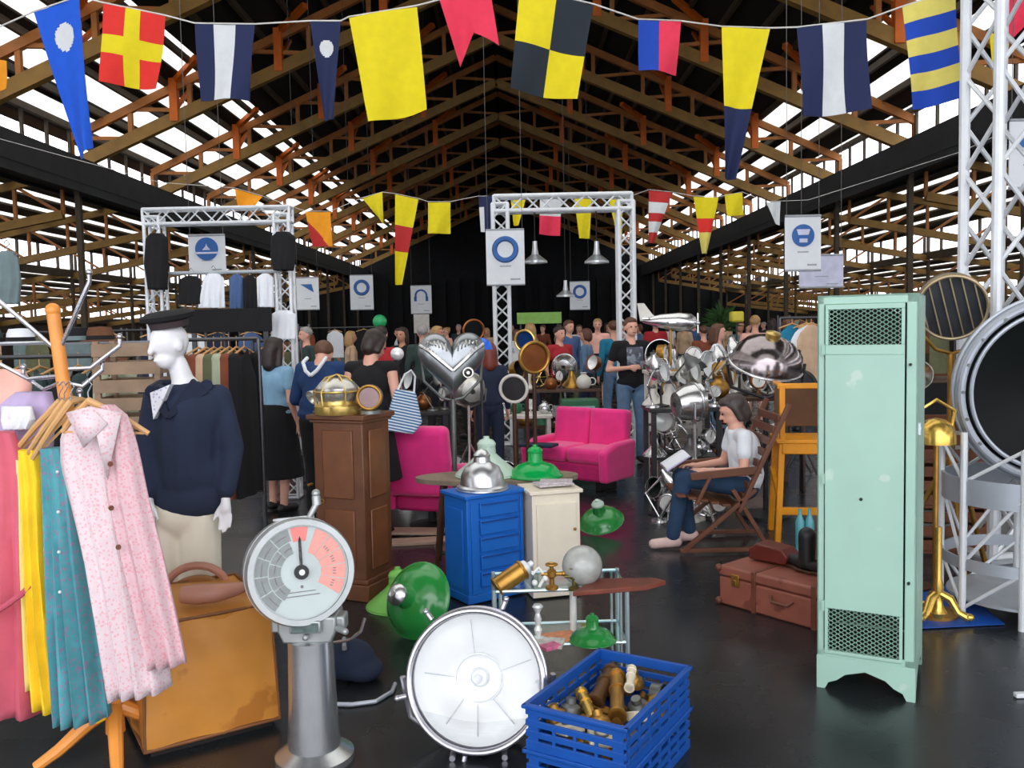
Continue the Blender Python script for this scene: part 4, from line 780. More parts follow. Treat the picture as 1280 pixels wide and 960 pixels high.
for (s_, e_, h_) in ((sr, er, hr), (sl, el_, hl)):
    m.cap(s_, e_, .042, .034); m.cap(e_, h_, .034, .022); d = V((0, -.12, -1)).normalized(); m.cap(h_, h_+d*.05, .022, .026); m.sph(h_+d*.06, (.03, .014, .045), 12)
    for k, L in enumerate((.06, .072, .066, .05)):
        b_ = h_+d*.085+V(((k-1.5)*.0165, 0, 0)); m.cap(b_, b_+V((0, -.008, -L*.55)), .0085, .008); m.cap(b_+V((0, -.008, -L*.55)), b_+V((0, -.028, -L)), .008, .0065)
    sg = -1 if s_ is sr else 1; b_ = h_+d*.04+V((sg*.022, -.005, 0)); m.cap(b_, b_+V((sg*.022, -.012, -.035)), .0105, .009); m.cap(b_+V((sg*.022, -.012, -.035)), b_+V((sg*.026, -.022, -.06)), .009, .0075)
for s in (-1, 1): hp = pe+V((s*.08, 0, -.04)); kn = V((pe.x+s*.085-.01, -.01, .47)); an = V((pe.x+s*.085-.01, .03, .08)); m.cap(hp, kn, .075, .055); m.cap(kn, an, .052, .036); m.cap(an, an+V((0, -.12, -.04)), .035, .03)
m.obj('body', M_mann, root, remesh=.0075, it=3)
m = MB()      # jacket
m.cap(sl+V((.02, 0, -.02)), sr+V((-.02, 0, -.02)), .065, .065); m.sph(ch_+V((0, 0, .02)), (.185, .125, .15), 20); m.cap(ch_, wa, .15, .145); m.sph(wa, (.17, .13, .16), 20); m.sph(wa+V((0, 0, -.12)), (.175, .135, .12), 20)
m.cap(sr, er, .066, .058); m.cap(er, hr+V((0, .01, .04)), .056, .05); m.cap(sl, el_, .066, .058); m.cap(el_, hl+V((0, .01, .04)), .056, .05)
for k in range(0): m.cap(wa+V((-.15+k*.05, -.11+.02*abs(k-3), .15)), wa+V((-.16+k*.054, -.115+.02*abs(k-3), -.2)), .02, .03)
m.obj('jacket', C_['navy'], root, remesh=.011, it=4)
# sailor collar and V insert
fy = -.165
m = MB(); cv = q_(209, 522, fy); a1 = q_(192, 490, -.10); a2 = q_(250, 482, -.07)
def strip(m, p, q, w0, w1, n, t=.012): d = (q-p).normalized(); s_ = d.cross(V(n)).normalized(); m.add([p-s_*w0, p+s_*w0, q+s_*w1, q-s_*w1]+[x+V((0, t, 0)) for x in (p-s_*w0, p+s_*w0, q+s_*w1, q-s_*w1)], [(0,1,2,3),(7,6,5,4),(0,4,5,1),(1,5,6,2),(2,6,7,3),(3,7,4,0)])
strip(m, a1, cv, .035, .012, (0, -1, 0), .03); strip(m, a2, cv, .05, .012, (0, -1, 0), .03); m.tube([a2+V((.02, .03, 0)), q_(262, 492, .08), q_(240, 482, .13), q_(200, 482, .10), a1+V((-.02, .02, 0))], .03, 8); m.obj('sailor_collar', mat('collar_navy', (22, 32, 54), .9), root, bev=.004)
m = MB(); m.prism([(q_(204, 488).x, q_(204, 488).z), (q_(228, 478).x, q_(228, 478).z), (q_(216, 505).x, q_(216, 505).z), (q_(208, 520).x, q_(208, 520).z)], fy+.012, fy+.06); m.obj('shirt_front', tweak_print(mat('striped_vest', (228, 232, 240), .8), (90, 110, 170), 60, mix=.5), root)
m = MB()      # trousers
m.sph(pe, (.16, .12, .13), 18)
for s in (-1, 1): hp = pe+V((s*.08, 0, -.04)); m.cap(hp, V((pe.x+s*.085-.01, -.01, .47)), .10, .10); m.cap(V((pe.x+s*.085-.01, -.01, .47)), V((pe.x+s*.085-.01, .02, .10)), .10, .105)
m.obj('trousers', mat('cream_trousers', (226, 222, 204), .85, 0, .05, 5, .05), root, remesh=.011, it=3)
m = MB(); m.at(Matrix.Translation(hd+V((0, 0, .115))) @ HRm); m.lathe([(.084, -.03), (.09, .0), (.12, .012), (.125, .03), (.09, .045), (0, .05)], 28); m.obj('cap', C_['black'], root)
m = MB(); m.at(Matrix.Translation(hd+V((0, 0, .115))) @ HRm); m.lathe([(.086, -.03), (.0925, .0), (.086, .0)], 28, caps=False); m.obj('cap_band', mat('cap_band', (60, 50, 52), .7), root)
for s in (-1, 1): pass
m = MB(); m.lathe([(.16, 0), (.16, .012), (.02, .02)], 28, (pe.x, .03, 0)); m.obj('foot_plate', M_steel, root)

# ---- clothes on the gantry rail, and hanging black bodices
def hung(name, label, cat, rows, Y, depth, mt, folds=3, amp=.01, group=None):
    cxp = (rows[0][1]+rows[0][2])/2; o = P(cxp, rows[0][0], Y); root = thing(name, label, cat, o, 0, group)
    garment(name+'_body', rows, Y, depth, mt, root, folds, amp, 0, cxp, o); m = MB(); m.tube([(0, 0, -.01), (0, 0, .03), (.02, 0, .05), (0, 0, .075), (-.02, 0, .055)], .004, 6); w_ = (P(rows[1][2], 400, Y).x-P(rows[1][1], 400, Y).x)*.42
    m.tube([(-w_, 0, -.03), (0, 0, 0), (w_, 0, -.03)], .008, 6); m.obj('hanger', M_steel, root); return root
Yr = Yg-.12
gr = 'clothes on the gantry rail'
hung('top', 'short black top on the gantry rail', 'top', [(345, 232, 246), (350, 223, 251), (380, 222, 253)], Yr, .06, C_['black'], group=gr)
hung('skirt', 'pleated white skirt on the gantry rail', 'skirt', [(342, 260, 274), (348, 254, 280), (385, 248, 282)], Yr, .05, C_['white'], 5, group=gr)
hung('shirt', 'slate blue shirt on the gantry rail', 'shirt', [(343, 292, 300), (348, 286, 304), (386, 287, 305)], Yr, .05, C_['blue'], group=gr)
hung('shirt', 'black shirt on the gantry rail', 'shirt', [(344, 309, 316), (349, 304, 320), (386, 305, 321)], Yr, .05, C_['black'], group=gr)
hung('shirt', 'white shirt on the gantry rail', 'shirt', [(342, 328, 336), (347, 321, 342), (384, 322, 343)], Yr, .05, C_['white'], group=gr)
hung('apron', 'white cloth hanging low on the right gantry post', 'cloth', [(388, 348, 362), (392, 340, 369), (424, 339, 370)], Yr-.05, .05, C_['white'])
hung('waistcoat', 'long black waistcoat hung on the left gantry post', 'waistcoat', [(292, 188, 204), (298, 182, 210), (330, 180, 210), (362, 186, 208)], Yg-.2, .09, C_['black'])
hung('waistcoat', 'short black waistcoat hung on the right gantry post', 'waistcoat', [(290, 346, 362), (296, 339, 369), (320, 338, 370), (338, 342, 367)], Yg-.2, .09, C_['black'])
hung('shirt', 'grey green shirt hanging at the left edge of the picture', 'shirt', [(314, 2, 16), (322, -8, 22), (350, -8, 26), (380, -8, 24)], 6.0, .06, C_['grey'])
# rails of dark clothes at the left
M_railm = mat('rail_steel', (84, 86, 90), .3, .8)
def rail(label, x0, x1, Y, zr, items, ang=0):
    a, b = GX(x0, Y), GX(x1, Y); L = b.x-a.x; root = thing('clothes_rail', label, 'clothes rail', (a.x, Y, 0))
    for x in (0, L):
        m = MB(); m.cyl((x, 0, 0), (x, 0, zr), .016, n=10); m.cyl((x, -.25, .03), (x, .25, .03), .018, n=10); m.obj('post', M_railm, root)
    m = MB(); m.cyl((0, 0, zr), (L, 0, zr), .015, n=10); m.obj('rail_bar', M_railm, root)
    for i, (lab, c, w, ln) in enumerate(items):
        x = .08+(L-.16)*(i+.5)/len(items); r_ = thing('coat', lab, 'coat', (a.x+x, Y, zr-.05), R(80+(i*37) % 9), 'coats on the left clothes rails')
        m = MB(); W_ = w/2
        def gf(u, v, W_=W_, ln=ln, i=i):
            a_ = 2*PI*u; sh = min(1, .25+v*5) if v < .15 else 1+.15*v; return V((W_*sh*math.cos(a_), .05*(.5+v*.5)*math.sin(a_)+.012*math.sin(7*math.cos(a_)+i)*v, -.02-ln*v-(.05*abs(math.cos(a_)) if v < .2 else 0)))
        m.surf(gf, 24, 12); m.obj('coat_body', C_[c], r_); m = MB()
        for s in (-1, 1): m = MB(); m.cap((s*W_*.98, 0, -.10), (s*(W_+.05), 0, -.10-ln*.62), .05, .045, 10); m.obj('sleeve', C_[c], r_)
        m = MB(); m.tube([(-W_*.9, 0, -.06), (0, 0, -.01), (W_*.9, 0, -.06)], .008, 6); m.tube([(0, 0, -.01), (0, 0, .045), (.018, 0, .06), (0, 0, .07)], .003, 6); m.obj('hanger', M_hang, r_)
rail('steel clothes rail with dark coats behind the coat stand', -50, 175, 5.6, 1.52, [('olive coat at the left of the dark rail', 'olive', .42, .9), ('dark brown coat on the dark rail', 'brown', .4, .9), ('black coat on the dark rail, left', 'black', .42, .95), ('grey jacket on the dark rail', 'grey', .4, .7), ('dark green coat on the dark rail', 'dgreen', .42, 1.0), ('black jacket on the dark rail, right', 'black', .4, .8), ('dark green striped coat near the slatted crates', 'dgreen', .42, 1.0), ('sage green jacket at the right end of the dark rail', 'palegreen', .4, .8)])
rail('steel clothes rail with brown and olive coats right of the mannequin', 232, 325, 6.6, 1.60, [('tan brown coat behind the mannequin shoulder', 'brown', .42, .8), ('rust coat on the second rail', 'rust', .4, .8), ('beige jacket on the second rail', 'beige', .4, .7), ('olive jacket on the second rail', 'olive', .42, .8), ('sage coat on the second rail', 'palegreen', .42, .9), ('rusty brown coat at the right of the second rail', 'rust', .42, 1.1), ('black coat at the end of the second rail', 'black', .42, 1.1)])
rail('steel clothes rail with dark garments beside the pale blue dressed person', 318, 378, 9.4, 1.55, [('black coat on the third rail', 'black', .42, 1.0), ('navy coat on the third rail', 'navy', .42, 1.0), ('dark green coat on the third rail', 'dgreen', .42, 1.0), ('olive coat on the third rail', 'olive', .42, 1.1)])
# slatted wooden crates
M_slat = mat('grey_slats', (142, 120, 98), .8, 0, .2, 8)
for k in range(4):
    root = thing('wooden_crate', 'grey slatted wooden crate, %s of the four stacked left of the mannequin' % ['lowest', 'second from below', 'third from below', 'topmost'][k], 'crate', (GX(170, 5.0).x, 5.0, .405*k), R(6), 'slatted crates beside the mannequin')
    m = MB()
    for j in range(4):
        z = .05+j*.1
        for s in (-1, 1): m.box((0, s*.15, z), (.36, .014, .07))
        for s in (-1, 1): m.box((s*.175, 0, z), (.012, .29, .07))
    m.obj('slats', M_slat, root)
    for sx in (-1, 1):
        for sy in (-1, 1): m = MB(); m.box((sx*.16, sy*.135, .2), (.03, .03, .40)); m.obj('corner_post', M_slat, root)
# hats on a shelf over the dark rail
root = thing('hat_shelf', 'steel wire shelf with hats behind the top of the coat stand', 'shelf', (GX(60, 5.9).x, 5.95, 0))
m = MB(); [m.bar((-.75, y, 1.60), (.75, y, 1.60), .012) for y in (-.15, -.05, .05, .15)]; m.obj('wire_shelf', M_railm, root)
for s in (-1, 1): m = MB(); m.cyl((s*.74, 0, 0), (s*.74, 0, 1.6), .015); m.bar((s*.74, -.16, 1.6), (s*.74, .16, 1.6), .016); m.obj('post', M_railm, root)
for i, (lab, px, c) in enumerate((('pale blue hat with a black band on the wire shelf', 26, 'white'), ('black felt hat on the wire shelf beside the coat stand', 96, 'black'), ('brown felt hat at the right of the wire shelf', 126, 'brown'), ('dark green cap at the left end of the wire shelf', -14, 'dgreen'))):
    root = thing('hat', lab, 'hat', (GX(px, 5.9).x, 5.93, 1.607), .3*i, 'hats on the wire shelf')
    m = MB(); m.lathe([(.15, 0), (.15, .006), (.088, .012), (.084, .06), (.07, .095), (0, .10)], 28); m.obj('crown', C_[c], root); m = MB(); m.lathe([(.0895, .012), (.0865, .04)], 28, caps=False); m.obj('band', C_['black' if c != 'black' else 'grey'], root)
# ================================================================== right side
# big round lamp on its ring stand
M_ltm = mat('grey_painted_metal', (170, 178, 188), .35, .3, .08, 5); M_dglass = mat('dark_lens', (6, 12, 12), .35, 0, .2, 3, spec=.12); M_blackin = mat('black_inside', (14, 15, 16), .6)
c = P(1322, 488, 4.75); Rb = .485
root = thing('studio_lamp', 'very large round grey lamp with a dark lens, cut by the right edge', 'lamp', (c.x, c.y, 0))
T = Matrix.Translation((0, 0, c.z)) @ Matrix.Rotation(R(-12), 4, 'Z') @ Matrix.Rotation(R(4), 4, 'X')
m = MB(); m.at(T); m.shell([(Rb+.02, .03), (Rb+.03, .02), (Rb+.03, -.02), (Rb, -.04), (Rb-.01, -.24), (Rb-.1, -.36), (.12, -.42)], .02, 64, M=FM); m.lathe([(.14, -.40), (.13, -.48), (0, -.5)], 28, M=FM); m.obj('housing', M_ltm, root)
m = MB(); m.at(T); m.torus((0, -.03, 0), Rb+.005, .022, (0, 1, 0), 72, 10); m.torus((0, .01, 0), Rb+.035, .012, (0, 1, 0), 72, 8); m.torus((0, -.035, 0), Rb-.045, .012, (0, 1, 0), 72, 8); m.obj('rim', M_ltm, root)
m = MB(); m.at(T); m.lathe([(0, -.06), (.2, -.045), (Rb-.03, .0)], 64, M=FM, caps=False); m.obj('lens', M_dglass, root)
m = MB(); m.at(T); m.cyl((-.02, .0, .0), (-.02, -.01, 0), .12, n=30) if False else m.sph((-.02, .03, 0), (.11, .05, .14), 20); m.obj('bulb_mirror', M_refl, root)
m = MB(); m.at(T)
for k in range(20): a = 2*PI*k/20; m.cyl(V((Rb*math.cos(a), -.045, Rb*math.sin(a))), V((Rb*math.cos(a), -.062, Rb*math.sin(a))), .009, n=8)
m.obj('rivets', M_gun, root)
root2 = thing('ring_stand', 'aluminium stand of tubes and wide hoops below the large round lamp', 'stand', (c.x-.12, c.y+.12, 0))
m = MB(); rs = .40
for z, r_ in ((.30, .02), (.70, .045)):
    m.shell([(rs, z-r_*1.6), (rs, z+r_*1.6)], .012, 56)
m.obj('hoop', M_ltm, root2)
for k in range(8):
    a = 2*PI*k/8+.3; m = MB(); p = V((rs*math.cos(a), rs*math.sin(a), 0)); m.cyl(p+V((0, 0, .0)), p+V((0, 0, c.z-Rb*.45 if k % 2 == 0 else .95)), .019, n=10); m.obj('leg', M_alu, root2)
m = MB()
for k in range(8):
    a, b = 2*PI*k/8+.3, 2*PI*(k+1)/8+.3
    for z0_, z1_ in ((.05, .30), (.30, .70), (.75, .95)):
        if k % 2: z0_, z1_ = z1_, z0_
        m.cyl((rs*math.cos(a), rs*math.sin(a), z0_), (rs*math.cos(b), rs*math.sin(b), z1_), .010, n=8)
m.obj('brace', M_alu, root2)
m = MB(); m.lathe([(0, .085), (rs-.03, .085), (rs-.03, .10), (0, .10)], 40); m.obj('tray', M_aluD, root2)
# louvred signal lamp
c = P(1190, 384, 5.5); root = thing('signal_lamp', 'round signal lamp with slanting ribs across its dark glass, behind the locker', 'lamp', (c.x, c.y, 0))
T = Matrix.Translation((0, 0, c.z)) @ Matrix.Rotation(R(-20), 4, 'Z') @ Matrix.Rotation(R(12), 4, 'X')
M_brz = mat('bronze_rim', (158, 142, 112), .4, .6, .2)
m = MB(); m.at(T); m.shell([(.2, .02), (.2, -.12), (.1, -.22), (.04, -.24)], .008, 44, M=FM); m.obj('housing', M_gun, root)
m = MB(); m.at(T); m.torus((0, -.02, 0), .198, .011, (0, 1, 0), 48, 8); m.torus((0, .03, 0), .203, .006, (0, 1, 0), 48, 6); m.obj('rim', M_brz, root)
m = MB(); m.at(T); m.lathe([(0, .0), (.192, .0)], 44, M=FM, caps=False); m.obj('lens', mat('smoked_glass', (50, 54, 58), .12, .1, .3, 6), root)
for k in range(6):
    x = -.16+k*.062; h = math.sqrt(max(.001, .19**2-x*x)); m = MB(); m.at(T @ Matrix.Rotation(R(-14), 4, 'Y')); m.bar((x, -.012, -h), (x+.0, -.012, h), .008, .02, up=(0, 1, 0)); m.obj('rib', M_brz, root)
m = MB(); zb = c.z; m.tube([(-.21, 0, zb), (-.20, 0, zb-.15), (-.1, 0, zb-.26), (0, 0, zb-.29), (.1, 0, zb-.26), (.20, 0, zb-.15), (.21, 0, zb)], .012, 8); m.cyl((0, 0, zb-.29), (0, 0, .62), .022); m.obj('yoke', M_brass, root)
for k in range(3): a = R(20+120*k); m = MB(); m.tube([(0, 0, .78), (.18*math.cos(a), .18*math.sin(a), .42), (.32*math.cos(a), .32*math.sin(a), .012)], .017, 8); m.obj('leg', M_brass, root)
# brass lamp and steel hose behind the locker
root = thing('brass_searchlight', 'brass domed lamp hanging low behind the right side of the locker', 'lamp', (P(1176, 550, 4.75).x, 4.8, 0))
z = P(1176, 545, 4.8).z
m = MB(); m.shell([(.10, -.04), (.10, .0), (.09, .05), (.05, .09), (.01, .10)], .004, 28, (0, 0, z)); m.obj('dome', M_brassb, root); m = MB(); m.cyl((0, 0, .03), (0, 0, z+.05), .014); m.lathe([(.13, 0), (.13, .02), (.03, .04)], 24); m.obj('stand', M_brass, root)
m = MB(); m.tube([(-.08, 0, z+.02), (-.1, 0, z+.14), (0, 0, z+.2), (.1, 0, z+.14), (.08, 0, z+.02)], .01); m.obj('yoke', M_brassb, root)
root = thing('folding_lamp', 'small chrome lamp with a brown arm behind the upper right of the locker', 'lamp', (P(1172, 470, 5.0).x, 5.25, 0)); z = P(1172, 468, 5.25).z
m = MB(); m.at(Matrix.Translation((0, 0, z)) @ Matrix.Rotation(R(-30), 4, 'Z')); m.shell([(.09, 0.02), (.085, -.06), (.03, -.14)], .004, 24, M=FM); m.obj('reflector', M_silver, root); m = MB(); m.cyl((0, .06, z), (0, .06, .02), .013); m.lathe([(.12, 0), (.12, .02), (.02, .03)], 20, (0, .06, 0)); m.obj('stand', M_dbrown, root)
# brown wooden crates behind the locker
for k in range(3):
    root = thing('wooden_crate', 'reddish brown wooden crate behind the locker, %s of its stack' % ['lowest', 'middle', 'topmost'][k], 'crate', (P(1192, 600, 6.1).x, 6.25, .32*k), R(-8), 'brown crates behind the locker')
    m = MB(); m.box((0, 0, .01), (.5, .4, .02))
    for j in range(3):
        for s in (-1, 1): m.box((0, s*.2, .06+j*.1), (.5, .014, .07)); m.box((s*.245, 0, .06+j*.1), (.012, .39, .07))
    m.obj('slats', M_brown, root)
    for s in (-1, 1):
        for t_ in (-1, 1): m = MB(); m.box((s*.225, t_*.18, .158), (.03, .03, .315)); m.obj('corner_post', M_brown, root)
# blue tarpaulin with brass feet
m = MB(); cs = [G(1100, 790), G(1256, 782), G(1196, 732), G(1120, 735)]; cen = sum(cs, V((0, 0, 0)))/4
m.surf(lambda u, v: (cs[0]*(1-u)+cs[1]*u)*(1-v)+(cs[3]*(1-u)+cs[2]*u)*v-cen+V((0, 0, .006+.006*math.sin(9*u+4*v)*math.sin(7*v))), 24, 12, .003)
o = m.obj('tarpaulin', mat('tarp_blue', (14, 78, 168), .5, 0, .1, 6)); o.location = cen; tag(o, 'bright blue cloth spread on the floor right of the locker', 'cloth')
pb = G(1172, 775); root = thing('claw_stand', 'ornate brass claw-footed stand on the blue cloth', 'stand', (pb.x, pb.y, .016))
m = MB(); m.lathe([(.04, .0), (.05, .03), (.03, .06), (.022, .12), (.03, .17), (.018, .22), (.018, .5), (0, .5)], 18); m.obj('stem', M_brassb, root)
for k in range(3): a = R(-30+120*k); m = MB(); m.tube([(0, 0, .14), (.06*math.cos(a), .06*math.sin(a), .11), (.10*math.cos(a), .10*math.sin(a), .04), (.15*math.cos(a), .15*math.sin(a), .016)], [.02, .024, .02, .022], 10); m.sph((.155*math.cos(a), .155*math.sin(a), .022), (.026, .022, .02), 10); m.obj('claw', M_brassb, root)
# trunk
A = G(899, 754); e1 = V((.39, -.48, 0)).normalized()
M_trunk = mat('red_brown_fibre', (146, 84, 68), .5, 0, .15, 7, .04, wear=((122, 66, 54), .6, 8)); M_trim = mat('trunk_trim', (110, 62, 44), .5, 0, .2)
root = thing('travel_trunk', 'flat reddish brown travel trunk on the floor left of the locker', 'trunk', (A.x, A.y, 0), math.atan2(e1.y, e1.x))
TL, TD, TH = .86, .46, .23
m = MB(); m.box((TL/2, TD/2, TH*.36), (TL, TD, TH*.72)); m.obj('base', M_trunk, root, bev=.012)
m = MB(); m.box((TL/2, TD/2, TH*.87), (TL+.006, TD+.006, TH*.27)); m.obj('lid', M_trunk, root, bev=.014)
for x in (.24, .62): m = MB(); m.box((x, TD/2, TH/2), (.03, TD+.014, TH+.012)); m.obj('strap', M_trim, root, bev=.003)
for x in (.12, .74): m = MB(); m.box((x, -.006, TH*.70), (.05, .012, .07)); m.box((x, -.012, TH*.66), (.022, .01, .03)); m.obj('lock', M_brass, root, bev=.003)
m = MB(); m.tube([(.36, -.01, TH*.55), (.38, -.035, TH*.45), (.48, -.035, TH*.45), (.50, -.01, TH*.55)], .009, 8); m.obj('handle', M_trim, root)
for cx_ in (0, TL):
    for cy_ in (0, TD): m = MB(); m.sph((cx_, cy_, .02), .022, 10); m.sph((cx_, cy_, TH-.015), .022, 10); m.obj('corner_cap', M_trim, root)
def ontr(x, y, z=0): a = math.atan2(e1.y, e1.x); return V((A.x+x*math.cos(a)-y*math.sin(a), A.y+x*math.sin(a)+y*math.cos(a), TH+.012+z))
m = MB(); m.prism([(0, 0), (.24, .0), (.26, .05), (.22, .09), (.05, .10), (0, .06)], 0, .14); o = m.obj('leather_case', mat('oxblood_leather', (96, 34, 26), .4, 0, .2), bev=.01); o.location = ontr(.06, .2); o.rotation_euler = (0, 0, R(-48)); tag(o, 'small dark red leather case on the left end of the trunk', 'case')
for i, x in enumerate((.44, .56)):
    root = thing('boot', ['black leather boot on the trunk, the left one', 'black leather boot on the trunk, nearer the locker'][i], 'boot', ontr(x, .22), R(200+20*i), 'boots on the trunk')
    m = MB(); m.cap((0, 0, .05), (0, 0, .2), .045, .05); m.cap((0, 0, .04), (0, -.14, .035), .04, .034); m.obj('upper', M_ink, root, remesh=.008); m = MB(); m.box((0, -.06, .006), (.075, .25, .012)); m.obj('sole', M_dbrown, root, bev=.003)
# yellow high chair
M_yel = mat('yellow_paint', (232, 152, 14), .4, 0, .08)
Yc = 6.45; xs = P(972, 600, Yc).x; root = thing('high_chair', 'yellow painted wooden high chair left of the locker', 'chair', (xs, Yc, 0), R(-10))
w_, d_ = .42, .40; sz = .76; bt = 1.17
for x in (.0, w_):
    m = MB(); m.bar((x, 0, 0), (x+.035*(1 if x == 0 else -1), .02, sz+.02), .045); m.obj('leg', M_yel, root, bev=.006)
    m = MB(); m.bar((x, d_+.04, 0), (x+.035*(1 if x == 0 else -1), d_, sz+.02), .045); m.obj('leg', M_yel, root, bev=.006)
    m = MB(); m.bar((x+.035*(1 if x == 0 else -1), .02, sz), (x+.035*(1 if x == 0 else -1), .02, bt), .04); m.obj('arm_post', M_yel, root, bev=.006)
    m = MB(); m.bar((x+(.035 if x == 0 else -.035), 0, bt), (x+(.035 if x == 0 else -.035), d_+.02, bt), .045, .03); m.obj('arm_rail', M_yel, root, bev=.008)
    m = MB(); m.bar((x+.01, .01, .34), (x+.01, d_+.03, .50), .03); m.obj('side_rung', M_yel, root)
m = MB(); m.box((w_/2, d_/2, sz), (w_+.02, d_+.04, .03)); m.box((w_/2, .0, sz-.05), (w_-.06, .025, .085)); m.obj('seat', M_yel, root, bev=.008)
m = MB(); m.box((w_/2, .02, bt), (w_, .035, .04)); m.obj('back_rail', M_yel, root, bev=.006)
m = MB(); m.box((w_/2, -.005, .245), (w_, .03, .055)); m.obj('foot_rung', M_yel, root, bev=.004)
m = MB(); m.box((w_/2, d_, .98), (w_-.05, .02, .30)); m.obj('back_panel', mat('brown_panel', (96, 64, 34), .6, 0, .2), root, bev=.004)
for i, (px, col) in enumerate(((1000, (80, 160, 170)), (1012, (90, 170, 176)))):
    m = MB(); m.lathe([(.03, 0), (.032, .02), (.032, .22), (.012, .27), (.012, .31), (0, .31)], 16); o = m.obj('bottle', mat('turquoise_glass', (90, 176, 186), .15, 0, .1)); o.location = (P(px, 650, 6.2).x, 6.2, 0); tag(o, ['turquoise bottle under the yellow high chair, the left one', 'turquoise bottle under the yellow high chair, beside the locker'][i], 'bottle', 'turquoise bottles')

# ---- pink seats
M_pink = mat('pink_plush', (232, 40, 132), .8, 0, .08, 8, sheen=.3); M_pinkd = mat('pink_piping', (190, 26, 104), .8); M_iron = mat('black_iron', (20, 20, 22), .5)
def plush(name, c, d, root, rot=None, r=.04): m = MB(); m.box(c, d, rot); o = m.obj(name, M_pink, root, bev=r); o.modifiers['bevel'].segments = 4; return o
pa = GX(536, 7.3); root = thing('pink_armchair', 'single bright pink plush armchair behind the oak pedestal', 'armchair', (pa.x, 7.3, 0), R(163), None, 1.12)
plush('seat', (0, 0, .33), (.46, .48, .14), root); plush('backrest', (0, .24, .52), (.50, .13, .52), root, (R(-10), 0, 0), .05)
for s in (-1, 1):
    m = MB(); m.prism([(-.24, .14), (.20, .14), (.24, .50), (-.10, .46), (-.28, .34)], s*.25-.04, s*.25+.04, 'YZ'); o = m.obj('armrest', M_pink, root, bev=.025); o.modifiers['bevel'].segments = 3
m = MB(); m.cyl((0, 0, 0), (0, 0, .26), .03); m.lathe([(.17, 0), (.17, .015), (.03, .03)], 24); m.obj('pedestal', M_iron, root)
m = MB(); m.box((0, 0, .2), (.42, .4, .12)); m.obj('seat_base', M_pinkd, root, bev=.03)
pa = GX(722, 8.9); root = thing('pink_double_seat', 'bright pink plush double seat in the middle of the hall', 'sofa', (pa.x, 8.9, 0), R(-40))
for s in (-1, 1):
    plush('backrest', (s*.225, .24, .55), (.44, .15, .48), root, (R(-8), 0, 0), .045); plush('seat', (s*.22, -.02, .36), (.43, .46, .15), root, None, .05)
for s in (-1, 1):
    m = MB(); m.prism([(-.28, .12), (.22, .12), (.26, .50), (-.10, .49), (-.30, .42)], s*.48-.05, s*.48+.05, 'YZ'); o = m.obj('armrest', M_pink, root, bev=.03); o.modifiers['bevel'].segments = 3
m = MB(); m.box((0, 0, .20), (.86, .44, .18)); m.obj('seat_base', M_pinkd, root, bev=.03)
for s in (-1, 1): m = MB(); m.box((s*.3, .05, .075), (.06, .3, .15)); m.obj('foot', M_iron, root, bev=.005)
m = MB(); m.box((0, 0, .02), (.36, .2, .03)); o = m.obj('dark_scarf', C_['navy'], bev=.01); o.location = (GX(672, 8.7).x, 8.75, .44); o.rotation_euler = (0, 0, R(-24)); tag(o, 'dark folded cloth on the left end of the pink double seat', 'cloth')
# flat wooden boards on the floor behind the pedestal
for i, (px, Y, rz, L) in enumerate(((520, 6.7, 8, .62), (512, 6.95, -6, .5))):
    m = MB(); m.box((0, 0, .012+.02*i), (L, .18, .022)); o = m.obj('floor_board', mat('pinkish_plank', (176, 148, 130), .7, 0, .12), bev=.002); o.location = (GX(px, Y).x, Y, 0); o.rotation_euler = (0, 0, R(rz)); tag(o, ['pale wooden board on the floor below the pink armchair', 'second pale board behind the first one below the pink armchair'][i], 'board')
# bent cable on the floor between telegraph and searchlight
m = MB(); pts = [G(395, 883), G(440, 884), G(470, 880), G(490, 868), G(494, 858)]; o0 = pts[0]; m.tube([p-o0+V((0, 0, .012)) for p in pts], .010, 8); o = m.obj('bent_rod', M_ltm); o.location = o0; tag(o, 'bent grey rod lying on the floor between the telegraph and the searchlight', 'rod')
root = thing('fabric_bundle', 'dark navy bundle on the floor behind the telegraph column', 'bundle', G(432, 858)); m = MB(); m.sph((0, .1, .09), (.13, .1, .10), 16); m.sph((.07, .08, .05), (.1, .1, .055), 12); m.obj('bundle', C_['navy'], root, remesh=.012)
m = MB(); m.tube([(-.05, .02, .2), (.03, 0, .22), (.08, 0, .26), (.10, 0, .32)], .008); m.tube([(.0, 0, .18), (-.02, .1, .19)], .012); m.obj('handle', M_steel, root)
m = MB(); m.box((0, 0, .012), (.06, .03, .02)); o = m.obj('metal_bracket', M_alu, bev=.004); o.location = G(1277, 872); tag(o, 'small pale metal piece on the floor at the right edge', 'bracket')
